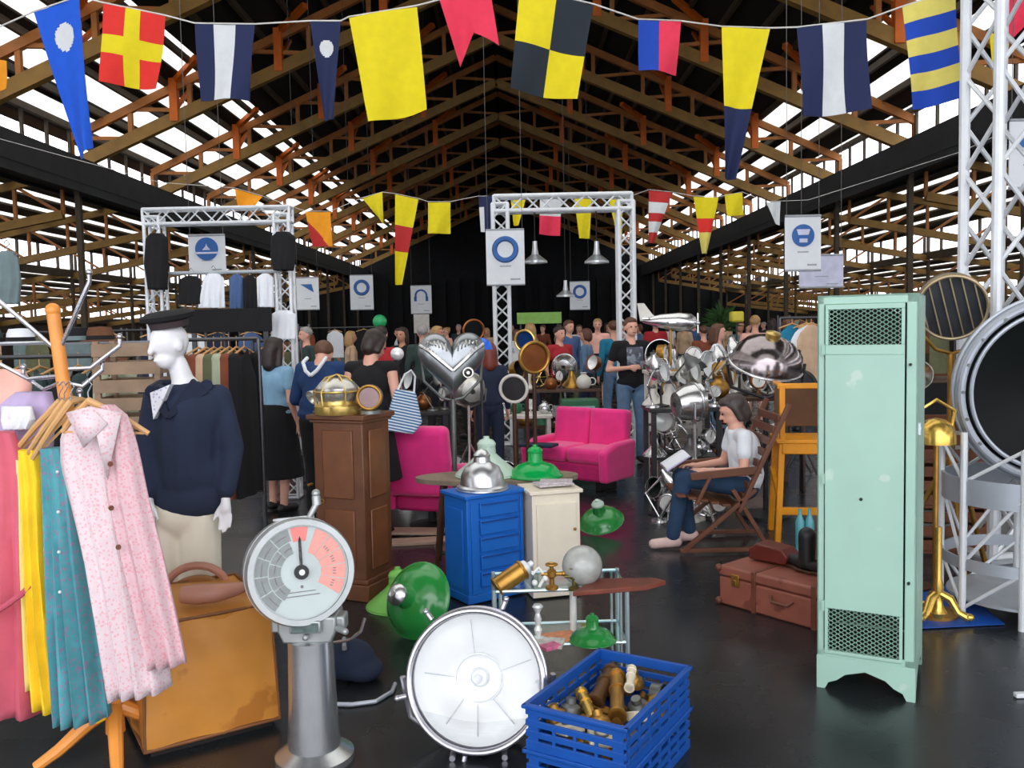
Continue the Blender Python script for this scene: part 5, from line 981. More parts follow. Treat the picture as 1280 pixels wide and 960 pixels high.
# ================================================================== people
SK = mat('skin', (222, 168, 146), .55, 0, .05, 6); SK2 = mat('skin_tan', (196, 140, 112), .55, 0, .05, 6)
HB = mat('hair_dark', (42, 30, 26), .5, 0, .25, 30); HR_ = mat('hair_brown', (92, 58, 38), .5, 0, .25, 30); HL = mat('hair_light', (178, 140, 92), .5, 0, .2, 30); HG = mat('hair_grey', (150, 146, 142), .6, 0, .2, 30)
M_eye = mat('eye_dark', (30, 22, 20), .2); M_lip = mat('lips', (176, 96, 88), .5); M_shoe = mat('shoe_dark', (34, 32, 34), .5)
def head_mesh(m, c, H, k=1.):
    f = lambda x, y, z: c+(H @ (V((x, y, z))*k)); H4 = H.to_4x4()
    m.sph(f(0, .01, .025), (.076*k, .095*k, .088*k), 18, H4); m.sph(f(0, -.022, -.04), (.058*k, .064*k, .062*k), 16, H4); m.sph(f(0, -.05, -.082), (.026*k, .022*k, .018*k), 10, H4)
    m.cap(f(0, -.078, .022), f(0, -.104, -.018), .0085*k, .0145*k, 8); m.sph(f(0, -.082, -.052), (.025*k, .013*k, .011*k), 10, H4); m.cap(f(-.03, -.078, .035), f(.03, -.078, .035), .011*k, .011*k, 8)
    for s in (-1, 1): m.sph(f(s*.074, .008, -.002), (.010*k, .02*k, .032*k), 10, H4)
def hand_mesh(m, w, d, side, curl=.5, up=V((0, 0, 1))):
    """palm from the wrist w along d; fingers curl to the palm side"""
    d = d.normalized(); s = d.cross(up).normalized(); n = s.cross(d).normalized(); pc = w+d*.045
    m.cap(w, w+d*.02, .024, .026, 10); m.sph(pc, (.036, .015, .046), 12, Matrix((s, n, d)).transposed().to_4x4())
    for k, L in enumerate((.066, .078, .072, .055)):
        b = w+d*.082+s*((k-1.5)*.0175*side); p1 = b+(d*math.cos(curl*.5)-n*math.sin(curl*.5))*L*.5; p2 = p1+(d*math.cos(curl*1.6)-n*math.sin(curl*1.6))*L*.5; m.cap(b, p1, .0088, .0082, 8); m.cap(p1, p2, .0082, .0068, 8)
    b = w+d*.03-s*side*.028; p1 = b-s*side*.02+d*.03-n*.008; m.cap(b, p1, .0115, .0098, 8); m.cap(p1, p1+d*.024-n*.012-s*side*.004, .0098, .008, 8)
def figure(label, loc, rz, J, top, bottom, hair=HB, skin=SK, hairstyle='short', sleeve='short', shoe=M_shoe, vox=.010, size=1., group=None, hem=None, Hrot=(0, 0, 0), skirt=None, extra=None, bulk=1.):
    """J: joints in local metres, figure faces -Y. One continuous body; hair and clothes are children."""
    root = thing('person', label, 'person', loc, rz, group, size if size != 1 else None); H = Euler([R(a) for a in Hrot]).to_matrix(); g = {k: V(v) for k, v in J.items() if hasattr(v, '__len__')}; B = bulk
    m = MB(); head_mesh(m, g['head'], H); m.cap(g['head']+H @ V((0, .015, -.05)), g['neck'], .048, .054); m.cap(g['neck'], g['chest'], .06, .11*B); m.sph(g['chest'], (.145*B, .10*B, .14), 16); m.cap(g['chest'], g['waist'], .10*B, .10*B); m.sph(g['hip'], (.15*B, .11*B, .11), 16)
    for s, sd in (('L', 1), ('R', -1)):
        m.cap(g['sh'+s], g['el'+s], .045*B, .035*B); m.cap(g['el'+s], g['wr'+s], .036*B, .022*B); hd_ = g.get('hd'+s, g['wr'+s]-g['el'+s]); hand_mesh(m, g['wr'+s], hd_, sd, J.get('curl'+s, .6), V(J.get('up'+s, (sd*1., -.2, .05))))
        m.cap(g['hp'+s], g['kn'+s], .078*B, .054); m.cap(g['kn'+s], g['an'+s], .054, .036); t = g['an'+s]+V(J.get('toe'+s, (0, -.14, -.05))); m.cap(g['an'+s]+V((0, .02, -.035)), t, .034, .028)
    m.obj('body', skin, root, remesh=vox, it=3)
    m = MB()
    for s in (-1, 1): m.sph(g['head']+H @ V((s*.029, -.086, .012)), .0085, 8)
    m.obj('eyes', M_eye, root)
    m = MB(); m.sph(g['head']+H @ V((0, -.094, -.052)), (.021, .006, .006), 10, H.to_4x4()); m.obj('mouth', M_lip, root)
    m = MB(); hc = g['head']; f = lambda x, y, z: hc+H @ V((x, y, z)); m.sph(f(0, .026, .042), (.084, .095, .088), 18, H.to_4x4()); m.sph(f(0, -.03, .085), (.06, .05, .034), 12, H.to_4x4())
    if hairstyle == 'long':
        m.cap(f(0, .07, .0), f(0, .085, -.13), .07, .06); [m.cap(f(s*.066, .01, .02), f(s*.07, .03, -.14), .03, .028) for s in (-1, 1)]
    elif hairstyle == 'bob': m.cap(f(0, .06, .0), f(0, .06, -.05), .07, .065); [m.cap(f(s*.066, .01, .02), f(s*.068, .02, -.06), .03, .028) for s in (-1, 1)]
    elif hairstyle == 'bun': m.sph(f(0, .09, .09), .042, 12)
    m.obj('hair', hair, root, remesh=max(vox, .009), it=2)
    # top
    m = MB(); m.cap(g['neck']+V((0, 0, -.045)), g['chest'], .07, .12*B); m.cap(g['shL'], g['shR'], .058*B, .058*B); m.sph(g['chest'], (.168*B, .12*B, .15), 18); m.cap(g['chest'], g['waist'], .125*B, .125*B); m.sph(g['waist'], (.15*B, .12*B, .12), 16); h_ = g['hip']+(g['waist']-g['hip'])*(hem if hem is not None else .35); m.sph(h_, (.165*B, .13*B, .08), 16); m.cap(g['waist'], h_, .13*B, .13*B)
    for s in ('L', 'R'):
        if sleeve == 'short': m.cap(g['sh'+s], g['sh'+s].lerp(g['el'+s], .48), .056*B, .056*B)
        elif sleeve == 'long': m.cap(g['sh'+s], g['el'+s], .056*B, .048*B); m.cap(g['el'+s], g['wr'+s].lerp(g['el'+s], .1), .048*B, .036*B)
    m.obj('top', top, root, remesh=max(vox, .010), it=3)
    m = MB(); m.sph(g['hip']-V((0, 0, .02)), (.156*B, .118*B, .10), 16)
    if skirt: m.at(Matrix.Identity(4)); m.lathe([(.14, g['hip'].z+.12), (.17, g['hip'].z), (.24, g['hip'].z-skirt), (.0, g['hip'].z-skirt)], 20, (g['hip'].x, g['hip'].y, 0))
    else:
        for s in ('L', 'R'): m.cap(g['hp'+s], g['kn'+s], .088*B, .066); m.cap(g['kn'+s], g['an'+s].lerp(g['kn'+s], .04), .066, .052)
    m.obj('skirt' if skirt else 'trousers', bottom, root, remesh=max(vox, .010), it=3)
    for s in ('L', 'R'): m = MB(); t = g['an'+s]+V(J.get('toe'+s, (0, -.14, -.05))); m.cap(g['an'+s]+V((0, .03, -.035)), t, .041, .037); m.obj('shoe', shoe, root, remesh=.009, it=2)
    return root
def stand(h=1.7, arms=None, stride=.0, lean=0.):
    k = h/1.7; J = dict(head=(0, -.02-lean*1.2, 1.585), neck=(0, .0-lean, 1.44), chest=(0, 0-lean*.7, 1.27), waist=(0, 0, 1.06), hip=(0, 0, .94), shL=(.175, 0-lean*.9, 1.38), shR=(-.175, 0-lean*.9, 1.38), elL=(.225, .03-lean*.6, 1.10), elR=(-.225, .03-lean*.6, 1.10), wrL=(.235, -.05, .88), wrR=(-.235, -.05, .88),
        hpL=(.085, 0, .90), hpR=(-.085, 0, .90), knL=(.10, -.02-stride, .50), knR=(-.10, -.02+stride, .50), anL=(.10, -stride*.6, .09), anR=(-.10, stride*2.2, .09))
    J.update(arms or {}); return {a: tuple(c*k for c in b) if a[:2] not in ('cu', 'up') and a[:3] != 'toe' else b for a, b in J.items()}
# man in the black printed shirt
pm = GX(789, 10.4)
r = figure('person in a black printed t-shirt and light jeans behind the pink double seat', (pm.x, 10.4, 0), R(12), stand(1.72, dict(elR=(-.26, .05, 1.10), wrR=(-.10, -.2, 1.13), hdR=(.8, -.3, .1), elL=(.235, .04, 1.1), wrL=(.25, -.03, .85)), .02), C_['black'], C_['denim'], HR_, vox=.011, bulk=1.08, hem=.12)
m = MB(); m.surf(lambda u, v: V((-.10+.2*u, -.137-.012*math.sin(PI*u)-.01*math.sin(PI*v), 1.12+.26*v)), 8, 10, -.006); q = m.obj('shirt_print', tweak_print(mat('shirt_graphic', (150, 160, 176), .8, 0, .3, 30), (60, 60, 74), 14, 'NOISE', .8, .5), r)
rb_ = thing('carrier_bag', 'white paper bag held by the person in the black printed t-shirt', 'bag', (pm.x+.27, 10.36, .38)); m = MB(); m.box((0, 0, .19), (.16, .06, .38)); m.obj('bag_body', C_['white'], rb_, bev=.008); m = MB(); m.tube([(-.05, 0, .38), (-.03, 0, .45), (.03, 0, .45), (.05, 0, .38)], .004, 6); m.obj('handle', C_['white'], rb_)
# seated woman reading
Yw = 6.45; xw = P(915, 640, Yw).x
root_c = thing('folding_armchair', 'brown wooden reclining folding armchair with a person reading in it', 'chair', (xw, Yw, 0), 0)
M_chw = mat('chair_wood', (104, 62, 40), .45, 0, .2, 8)
def cb(n_, p, q, w, h=None): m = MB(); m.bar(p, q, w, h, up=(0, 1, 0)); m.obj(n_, M_chw, root_c, bev=.004)
for y in (-.27, .27):
    cb('back_post', (-.02, y, .30), (.34, y, 1.06), .03, .045); cb('leg', (-.42, y, .02), (.10, y, .46), .03, .04); cb('leg', (.20, y, .02), (-.06, y, .46), .03, .04); cb('arm_rail', (-.36, y, .56), (.14, y, .60), .055, .022); cb('floor_rail', (-.44, y, .03), (.26, y, .03), .03, .035); cb('arm_post', (-.32, y, .36), (-.22, y, .56), .025, .03)
m = MB(); [m.bar((-.42+.08*i, -.25, .415-.035*i*.5), (-.42+.08*i, .25, .415-.035*i*.5), .06, .018) for i in range(6)]; m.obj('seat', M_chw, root_c, bev=.003)
m = MB(); [m.bar((.02+.036*i, -.26, .40+.08*i), (.02+.036*i, .26, .40+.08*i), .018, .055) for i in range(8)]; m.obj('backrest', M_chw, root_c, bev=.003)
# local: faces -X after rotation of -90 deg about z (figure faces -Y -> -X)
J = dict(head=(0, -.05, .995), neck=(0, -.03, .87), chest=(0, .03, .71), waist=(0, .05, .53), hip=(0, .02, .45), shL=(.17, -.01, .82), shR=(-.17, -.01, .82), elL=(.23, -.03, .58), elR=(-.24, -.06, .58), wrL=(.10, -.27, .57), wrR=(-.15, -.30, .57), hpL=(.09, 0, .46), hpR=(-.09, 0, .46),
         knL=(.10, -.44, .52), knR=(-.10, -.42, .50), anL=(.10, -.52, .09), anR=(-.08, -.36, .09), hdL=(-.2, -.9, .1), hdR=(.25, -.9, .1), upL=(.2, .1, 1.), upR=(-.2, .1, 1.), curlL=.7, curlR=.7)
figure('person with dark hair in a white t-shirt and jeans reading in the folding armchair', (xw+.06, Yw, 0), R(-90), J, C_['white'], mat('dark_jeans', (34, 62, 92), .85, 0, .15, 12), mat('hair_darkbrown', (62, 52, 50), .5, 0, .25, 30), SK, 'bob', 'short', mat('pale_shoe', (220, 190, 184), .6), vox=.009, Hrot=(22, 0, 0))
bk = thing('open_book', 'open pale book in the hands of the seated person', 'book', (xw-.42, Yw+.02, .64), (0, R(-32), 0)); m = MB(); m.box((-.0, -.075, 0), (.20, .148, .008), (R(8), 0, 0)); m.box((-.0, .075, 0), (.20, .148, .008), (R(-8), 0, 0)); m.obj('cover', C_['lilac'], bk, bev=.001); m = MB(); m.box((-.0, -.073, .009), (.19, .14, .010), (R(8), 0, 0)); m.box((-.0, .073, .009), (.19, .14, .010), (R(-8), 0, 0)); m.obj('pages', C_['white'], bk, bev=.001)
# woman in the black top with the striped bag
px_ = GX(462, 6.9); figure('person with dark hair in a black sleeveless top and skirt behind the oak pedestal', (px_.x, 6.9, 0), R(165), stand(1.66, dict(elR=(-.24, .02, 1.10), wrR=(-.25, -.12, .92), head=(-.02, -.09, 1.56)), .02, .04), C_['black'], C_['black'], HB, SK, 'bob', 'none', vox=.011, skirt=.45, Hrot=(28, 0, -20))
bb = thing('striped_tote', 'tote bag with fine blue and white stripes carried beside the oak pedestal', 'bag', (GX(499, 6.85).x, 6.8, P(499, 542, 6.8).z), (0, R(14), R(10)))
M_str = mat('striped_cloth', (214, 228, 238), .8, 0, .04); _n = M_str.node_tree; _b = _n.nodes['Principled BSDF']; _src = _b.inputs['Base Color'].links[0].from_socket; _w = _n.nodes.new('ShaderNodeTexWave'); _w.bands_direction = 'Z'; _w.inputs['Scale'].default_value = 14; _w.inputs['Distortion'].default_value = .6
_t = _n.nodes.new('ShaderNodeTexCoord'); _n.links.new(_t.outputs['Object'], _w.inputs['Vector']); _r = _n.nodes.new('ShaderNodeValToRGB'); _r.color_ramp.elements[0].position = .45; _r.color_ramp.elements[1].position = .55; _n.links.new(_w.outputs['Fac'], _r.inputs[0]); _m = _n.nodes.new('ShaderNodeMixRGB'); _n.links.new(_r.outputs[0], _m.inputs[0]); _n.links.new(_src, _m.inputs[1]); _m.inputs[2].default_value = (*lin((60, 108, 158)), 1); _n.links.new(_m.outputs[0], _b.inputs['Base Color'])
m = MB(); m.prism([(-.13, 0), (.10, .02), (.15, .12), (.05, .34), (-.11, .33)], -.05, .05); m.obj('bag_body', M_str, bb, bev=.015); m = MB(); m.tube([(-.09, 0, .32), (-.06, 0, .46), (-.02, 0, .50), (.02, 0, .46), (.04, 0, .33)], .008, 8); m.obj('strap', C_['white'], bb)
# navy sweater with white collar
px_ = GX(398, 7.6); figure('person in a navy sweater bending over the stall left of the oak pedestal', (px_.x, 7.6, 0), R(170), stand(1.62, dict(head=(0, -.16, 1.5), elL=(.27, -.1, 1.1), wrL=(.2, -.3, 1.05), elR=(-.27, -.1, 1.1), wrR=(-.2, -.3, 1.05)), .02, .08), mat('sweater_navy', (26, 58, 104), .9, 0, .1), C_['black'], HR_, SK, 'short', 'long', vox=.012, bulk=1.2, Hrot=(30, 0, 0))
_p = [o for o in COL.objects if o.get('label', '').startswith('person in a navy sweater')][0]
m = MB()
for s in (-1, 1): m.tube([(s*.085, .02, 1.415), (s*.09, .10, 1.38), (s*.05, .15, 1.31), (0, .165, 1.27)], .016, 8)
m.obj('collar_trim', C_['white'], _p)
figure('person in a pale blue top and dark skirt between the clothes rails', (GX(344, 8.0).x, 8.0, 0), R(150), stand(1.58, None, .02), mat('top_pale_blue', (130, 172, 200), .9), C_['black'], HB, SK, 'long', 'short', vox=.012, skirt=.55)
figure('person in a teal jacket behind the one in the black printed t-shirt', (GX(768, 13.2).x, 13.2, 0), R(200), stand(1.7, None, .03), C_['dteal'], C_['denim'], HR_, SK, 'short', 'long', vox=.014)
figure('person in dark navy beside the steel lamps, left of the portal post', (GX(612, 9.5).x, 9.5, 0), R(190), stand(1.46, None, .02), C_['navy'], C_['navy'], mat('hair_auburn', (116, 52, 36), .5, 0, .2), SK, 'long', 'long', vox=.013, bulk=.9)
# the crowd further back: eight poses and colourings, copied and placed one by one
CW = []
def proto(i, top, bot, hair, skin, style, sl, skirt=None, J=None):
    return figure('crowd', (0, 0, 0), 0, J or stand(1.7, None, .05), C_[top], C_[bot], hair, skin, style, sl, vox=.02, skirt=skirt)
protos = {('white', 'denim'): (HR_, 'long', 'short', None), ('red', 'black'): (HB, 'short', 'short', None), ('blue', 'olive'): (HR_, 'short', 'long', None), ('black', 'denim'): (HB, 'long', 'long', None), ('beige', 'navy'): (HL, 'long', 'long', None), ('dgreen', 'black'): (HG, 'short', 'long', None), ('grey', 'denim'): (HB, 'bob', 'short', None), ('peach', 'black'): (HL, 'bun', 'short', .4), ('denim', 'navy'): (HR_, 'bob', 'long', None), ('rust', 'black'): (HR_, 'short', 'long', None)}
names = {'white': 'white', 'red': 'red', 'blue': 'slate blue', 'black': 'black', 'beige': 'beige', 'dgreen': 'dark green', 'grey': 'grey', 'peach': 'pale pink', 'denim': 'light blue', 'rust': 'rust brown'}
cr = random.Random(11); keys = list(protos); built = {}
spots = [(478, 11, 'red'), (505, 13, 'black'), (530, 12.5, 'dgreen'), (548, 14, 'beige'), (592, 13, 'rust'), (700, 12.5, 'red'), (712, 15, 'blue'), (734, 14, 'denim'), (748, 17, 'peach'), (664, 16, 'beige'), (646, 19, 'white'), (880, 15, 'rust'), (897, 11.5, 'white'), (925, 17, 'grey'), (944, 14, 'peach'), (965, 18, 'black'), (985, 13, 'denim'), (1003, 15, 'white'), (820, 18, 'red'), (856, 20, 'beige'),
         (440, 16, 'beige'), (425, 20, 'grey'), (500, 24, 'white'), (560, 22, 'peach'), (575, 27, 'dgreen'), (610, 24, 'beige'), (680, 26, 'rust'), (725, 24, 'white'), (760, 28, 'black'), (800, 25, 'denim'), (838, 28, 'white'), (868, 24, 'blue'), (910, 27, 'beige'), (935, 24, 'red'), (955, 30, 'dgreen'), (995, 26, 'peach'), (640, 32, 'blue'), (700, 34, 'grey'), (540, 32, 'rust'), (780, 36, 'peach'), (890, 36, 'denim'), (600, 38, 'black'), (1012, 20, 'rust'), (385, 13, 'dgreen'), (365, 17, 'rust')]
def landmark(px):
    for lim, t in ((400, 'between the gantry and the black wall'), (470, 'left of the thin emblem banner post'), (530, 'near the arch emblem banner'), (600, 'behind the heart-shaped steel lamp'), (645, 'by the left portal post'), (705, 'under the green sign'), (765, 'in the right half of the portal'), (850, 'behind the model aircraft'), (915, 'below the green plant'), (975, 'behind the big chrome reflector')):
        if px < lim: return t
    return 'just left of the locker'
for i, (px, Y, c) in enumerate(spots):
    k = [q for q in keys if q[0] == c][0]
    dist = 'near' if Y < 16 else ('middle-distance' if Y < 25 else 'far-off')
    lab = '%s person in a %s top %s' % (dist, names[c], landmark(px))
    p = GX(px, Y)
    if k not in built: h_, st, sl, sk = protos[k]; r = proto(i, k[0], k[1], h_, [SK, SK2][i % 2], st, sl, sk); built[k] = r
    else: r = copy_tree(built[k])
    place(r, (p.x, Y, 0), R(cr.uniform(0, 360)), lab, 'crowd in the hall', cr.uniform(.93, 1.04))
# ================================================================== metalware stalls in the middle and at the back right
M_white2 = mat('white_paint', (210, 208, 200), .5, 0, .08); M_green2 = mat('dark_green_paint', (24, 100, 64), .4, 0, .1); M_br2 = mat('copper_brown', (140, 84, 44), .35, .7, .2); M_sil = mat('bright_aluminium', (204, 206, 208), .22, .9, .1); M_drk = mat('dark_steel', (60, 62, 64), .4, .7, .2)
KM = {'silver': M_sil, 'brass': M_brass, 'white': M_white2, 'dark steel': M_drk, 'copper': M_br2, 'grey': M_gun, 'green': M_green2, 'pale brass': M_gold, 'tarnished': M_silver}
def k_desk(r, mt, q):      # articulated work lamp
    m = MB(); m.lathe([(.085, 0), (.08, .02), (.02, .03), (.015, .05)], 20); m.obj('base', mt, r)
    a = V((0, 0, .04)); b = V((-.10-.05*q, 0, .26)); c = V((.08, 0, .46+.05*q)); m = MB(); m.cyl(a, b, .009, n=8); m.cyl(b, c, .009, n=8); m.sph(b, .016, 8); m.obj('arm', mt, r)
    m = MB(); m.shell([(.085, 0), (.07, .06), (.035, .11), (.025, .15)], .003, 20, c, (-.35, 0, .9)) if q < .5 else m.shell([(.085, 0), (.07, .06), (.035, .11), (.025, .15)], .003, 20, c+V((.04, 0, -.1)), (-.5, -.3, .8)); m.obj('lamp_shade', mt, r)
def k_flood(r, mt, q):     # drum floodlight on a yoke
    z = .30+.1*q; m = MB(); m.lathe([(.10, 0), (.10, .015), (.02, .03)], 20); m.cyl((0, 0, .02), (0, 0, z-.15), .013, n=8); m.obj('stand', M_drk, r)
    m = MB(); m.tube([(-.14, 0, z), (-.13, 0, z-.10), (0, 0, z-.16), (.13, 0, z-.10), (.14, 0, z)], .009, 6); m.obj('yoke', mt, r)
    m = MB(); F = frame((.3-.6*q, -1, .25)); m.shell([(.125, .05), (.12, 0), (.11, -.06), (.06, -.12), (.02, -.13)], .005, 28, (0, 0, z), M=F); m.obj('drum', mt, r)
    m = MB(); m.lathe([(0, -.03), (.06, -.02), (.115, .02)], 24, (0, 0, z), M=F, caps=False); m.obj('reflector', M_refl if q > .4 else M_dglass, r)
def k_bell(r, mt, q):      # pendant shade set down
    m = MB(); m.shell([(.15, 0), (.14, .03), (.06, .11), (.04, .17), (.035, .23)], .004, 28); m.obj('shade', mt, r); m = MB(); m.lathe([(.037, .22), (.04, .24), (.02, .27), (0, .275)], 16); m.obj('cap', M_gun, r)
def k_gauge(r, mt, q):
    m = MB(); m.lathe([(.05, 0), (.045, .02), (.015, .03), (.015, .10)], 16); m.obj('foot', mt, r); m = MB(); m.cyl((0, -.03, .18), (0, .04, .18), .09, n=28); m.torus((0, -.03, .18), .085, .01, (0, 1, 0), 28); m.obj('case', mt, r); m = MB(); m.cyl((0, -.031, .18), (0, -.034, .18), .078, n=24); m.obj('dial', M_inner, r); m = MB(); m.bar((0, -.037, .17), (.03, -.037, .24), .006, .003); m.obj('pointer', M_ink, r)
def k_wheel(r, mt, q):
    m = MB(); m.torus((0, 0, .17), .15, .012, (0, 1, .1), 32, 8); m.obj('ring', mt, r); m = MB(); [m.cyl((0, 0, .17), (.15*math.cos(a), 0, .17+.15*math.sin(a)), .007, n=6) for a in [k*PI/3 for k in range(6)]]; m.sph((0, 0, .17), .03, 10); m.obj('spokes', mt, r); m = MB(); m.box((0, 0, .005), (.12, .14, .01)); m.bar((0, .05, 0), (0, 0, .03), .02); m.obj('stand', M_drk, r)
def k_pot(r, mt, q):
    m = MB(); m.lathe([(.06, 0), (.09, .03), (.10, .08), (.085, .13), (.05, .16), (.03, .18), (.045, .2), (0, .21)], 24); m.obj('body', mt, r); m = MB(); m.torus((.11, 0, .09), .045, .008, (0, 1, 0), 18, 6); m.obj('handle', mt, r); m = MB(); m.sph((0, 0, .215), .014, 8); m.obj('knob', M_drk, r)
def k_tripod(r, mt, q):    # floor-standing theatre lamp
    h = 1.0+.35*q; m = MB()
    for k in range(3): a = R(90+120*k); m = MB(); m.tube([(0, 0, .55), (.30*math.cos(a), .30*math.sin(a), .012)], .012, 6); m.obj('leg', M_drk if q > .5 else mt, r)
    m = MB(); m.cyl((0, 0, .5), (0, 0, h-.16), .014, n=8); m.tube([(-.17, 0, h), (-.16, 0, h-.12), (0, 0, h-.18), (.16, 0, h-.12), (.17, 0, h)], .01, 6); m.obj('pole', mt, r)
    F = frame((.5-1.*q, -1, .1)); m = MB(); m.shell([(.16, .04), (.155, 0), (.14, -.10), (.10, -.17), (.03, -.18)], .006, 32, (0, 0, h), M=F); m.torus((0, 0, h), .157, .01, F.to_3x3() @ V((0, 0, 1)), 32); m.obj('drum', mt, r)
    m = MB(); m.lathe([(0, -.05), (.09, -.03), (.148, .02)], 28, (0, 0, h), M=F, caps=False); m.obj('reflector', M_refl if q < .6 else M_dglass, r)
def k_column(r, mt, q):
    m = MB(); m.lathe([(.10, 0), (.10, .02), (.05, .05), (.03, .10), (.028, .45+.2*q), (.05, .50+.2*q), (.05, .52+.2*q)], 20); m.obj('column', mt, r); m = MB(); m.sph((0, 0, .60+.2*q), .085, 18); m.obj('globe', M_refl, r)
KN = {'desk': ('desk_lamp', 'articulated desk lamp', 'lamp', k_desk), 'flood': ('flood_lamp', 'drum floodlight', 'lamp', k_flood), 'bell': ('bell_lamp', 'bell-shaped lamp', 'lamp', k_bell), 'gauge': ('dial_gauge', 'round dial gauge', 'gauge', k_gauge), 'wheel': ('spoked_wheel', 'spoked ring wheel', 'wheel', k_wheel), 'pot': ('lidded_pot', 'round lidded pot', 'pot', k_pot), 'tripod': ('tripod_lamp', 'theatre lamp on a tripod', 'lamp', k_tripod), 'column': ('globe_lamp', 'globe lamp on a turned column', 'lamp', k_column)}
def put(kind, colour, p, rz, q, where, group, sc=1.):
    nm, ds, ct, fn = KN[kind]; r = thing(nm, '%s %s %s' % (colour, ds, where), ct, p, rz, group, sc); fn(r, KM[colour], q); return r
def stall(label, x0, x1, Y, top, depth, mt, shelf=None, nm='stall_table'):
    a, b = GX(x0, Y).x, GX(x1, Y).x; L = b-a; r = thing(nm, label, 'table', (a, Y, 0)); m = MB(); m.box((L/2, depth/2, top-.018), (L, depth, .035)); m.obj('tabletop', mt, r, bev=.004)
    for x in (.04, L-.04):
        for y in (.04, depth-.04): m = MB(); m.box((x, y, (top-.035)/2), (.045, .045, top-.035)); m.obj('leg', mt, r, bev=.003)
    if shelf: m = MB(); m.box((L/2, depth/2, shelf), (L-.08, depth-.06, .025)); m.obj('shelf', mt, r)
    return a, b
sr_ = random.Random(5)
def fill(x0, x1, Y, top, depth, seq, where, group, sc=(.8, 1.1)):
    a, b = GX(x0, Y).x, GX(x1, Y).x; n = len(seq); seen = {}
    for i, (kd, c) in enumerate(seq):
        x = a+(b-a)*(i+.5)/n; y = Y+depth*(.3+.4*((i*7) % 3)/2); e = (kd, c); seen[e] = seen.get(e, 0)+1
        pos = ['at the left end of', 'left of centre on', 'in the middle of', 'right of centre on', 'at the right end of'][min(4, int(5*(i+.5)/n))]
        put(kd, c, (x, y, top), R(sr_.uniform(-70, 70)), sr_.random(), pos+' '+where, group, sr_.uniform(*sc))
a, b = stall('white painted table of lamps carrying the model aircraft', 814, 880, 8.6, 1.17, .6, M_white2, .62)
fill(814, 880, 8.6, 1.171, .5, [('pot', 'silver'), ('gauge', 'brass'), ('bell', 'silver'), ('pot', 'tarnished'), ('gauge', 'silver')], 'the white aircraft table', 'metalware on the white aircraft table', (.75, 1.))
fill(816, 878, 8.6, .634, .5, [('flood', 'silver'), ('bell', 'silver'), ('flood', 'grey'), ('gauge', 'silver')], 'the shelf under the white aircraft table', 'metalware under the white aircraft table')
a, b = stall('dark steel table crowded with silver lamps right of the standing person', 812, 905, 7.9, .88, .55, M_drk, .42)
fill(812, 905, 7.9, .881, .5, [('desk', 'silver'), ('flood', 'silver'), ('bell', 'white'), ('desk', 'grey'), ('flood', 'tarnished'), ('pot', 'silver'), ('desk', 'silver')], 'the dark lamp table', 'lamps on the dark table', (.75, 1))
fill(814, 903, 7.9, .434, .5, [('bell', 'silver'), ('flood', 'white'), ('wheel', 'silver'), ('bell', 'grey'), ('pot', 'silver'), ('gauge', 'silver')], 'the shelf of the dark lamp table', 'metalware on the low shelf', (.7, .9))
fill(812, 900, 7.45, .0, .3, [('flood', 'silver'), ('pot', 'silver'), ('wheel', 'grey'), ('bell', 'silver'), ('flood', 'dark steel')], 'the floor before the dark lamp table', 'metalware on the floor before the dark table', (.7, 1.))
a, b = stall('brown wooden table of lamps under the chrome reflector', 895, 1010, 8.4, .92, .6, M_dbrown, .45)
fill(895, 1010, 8.4, .921, .5, [('pot', 'brass'), ('desk', 'silver'), ('flood', 'silver'), ('gauge', 'copper'), ('wheel', 'white'), ('flood', 'brass'), ('bell', 'silver')], 'the brown lamp table', 'lamps on the brown table', (.75, 1.05))
fill(898, 1008, 8.4, .464, .5, [('flood', 'grey'), ('bell', 'white'), ('pot', 'silver'), ('gauge', 'silver'), ('flood', 'dark steel')], 'the shelf of the brown lamp table', 'lamps on the shelf of the brown table', (.75, .95))
for i, (px, Y, c, q) in enumerate(((826, 9.6, 'silver', .9), (852, 10.4, 'grey', .2), (886, 9.8, 'silver', .5), (912, 9.3, 'brass', .35), (868, 7.2, 'silver', .0), (1002, 8.0, 'dark steel', .1), (935, 10.2, 'silver', .7), (978, 9.4, 'tarnished', .8), (706, 12, 'silver', .3), (585, 8.3, 'tarnished', .2))):
    put('tripod', c, (GX(px, Y).x, Y, 0), R(20*i), q, ['left of the white aircraft table', 'behind the white aircraft table', 'behind the dark lamp table', 'beside the brass pot on the brown table', 'in front of the dark lamp table', 'behind the yellow high chair', 'behind the brown lamp table', 'behind the chrome reflector', 'behind the pink double seat', 'behind the pink armchair'][i], 'theatre lamps on tripods')
fill(812, 902, 8.25, .881, .2, [('bell', 'white'), ('desk', 'white'), ('gauge', 'brass'), ('desk', 'tarnished'), ('pot', 'pale brass'), ('desk', 'dark steel'), ('wheel', 'silver'), ('gauge', 'tarnished')], 'the dark table rear row', 'rear row on the dark table', (.6, .85))
fill(818, 905, 7.2, 0, .2, [('desk', 'silver'), ('gauge', 'silver'), ('desk', 'grey'), ('bell', 'tarnished'), ('desk', 'white'), ('wheel', 'silver'), ('gauge', 'grey')], 'the foremost floor row of silver lamps', 'foremost floor row of lamps', (.6, .9))
fill(900, 1008, 8.75, .921, .2, [('desk', 'white'), ('bell', 'tarnished'), ('pot', 'silver'), ('desk', 'grey'), ('gauge', 'tarnished'), ('desk', 'silver')], 'the brown table rear row', 'rear row on the brown table', (.7, .95))
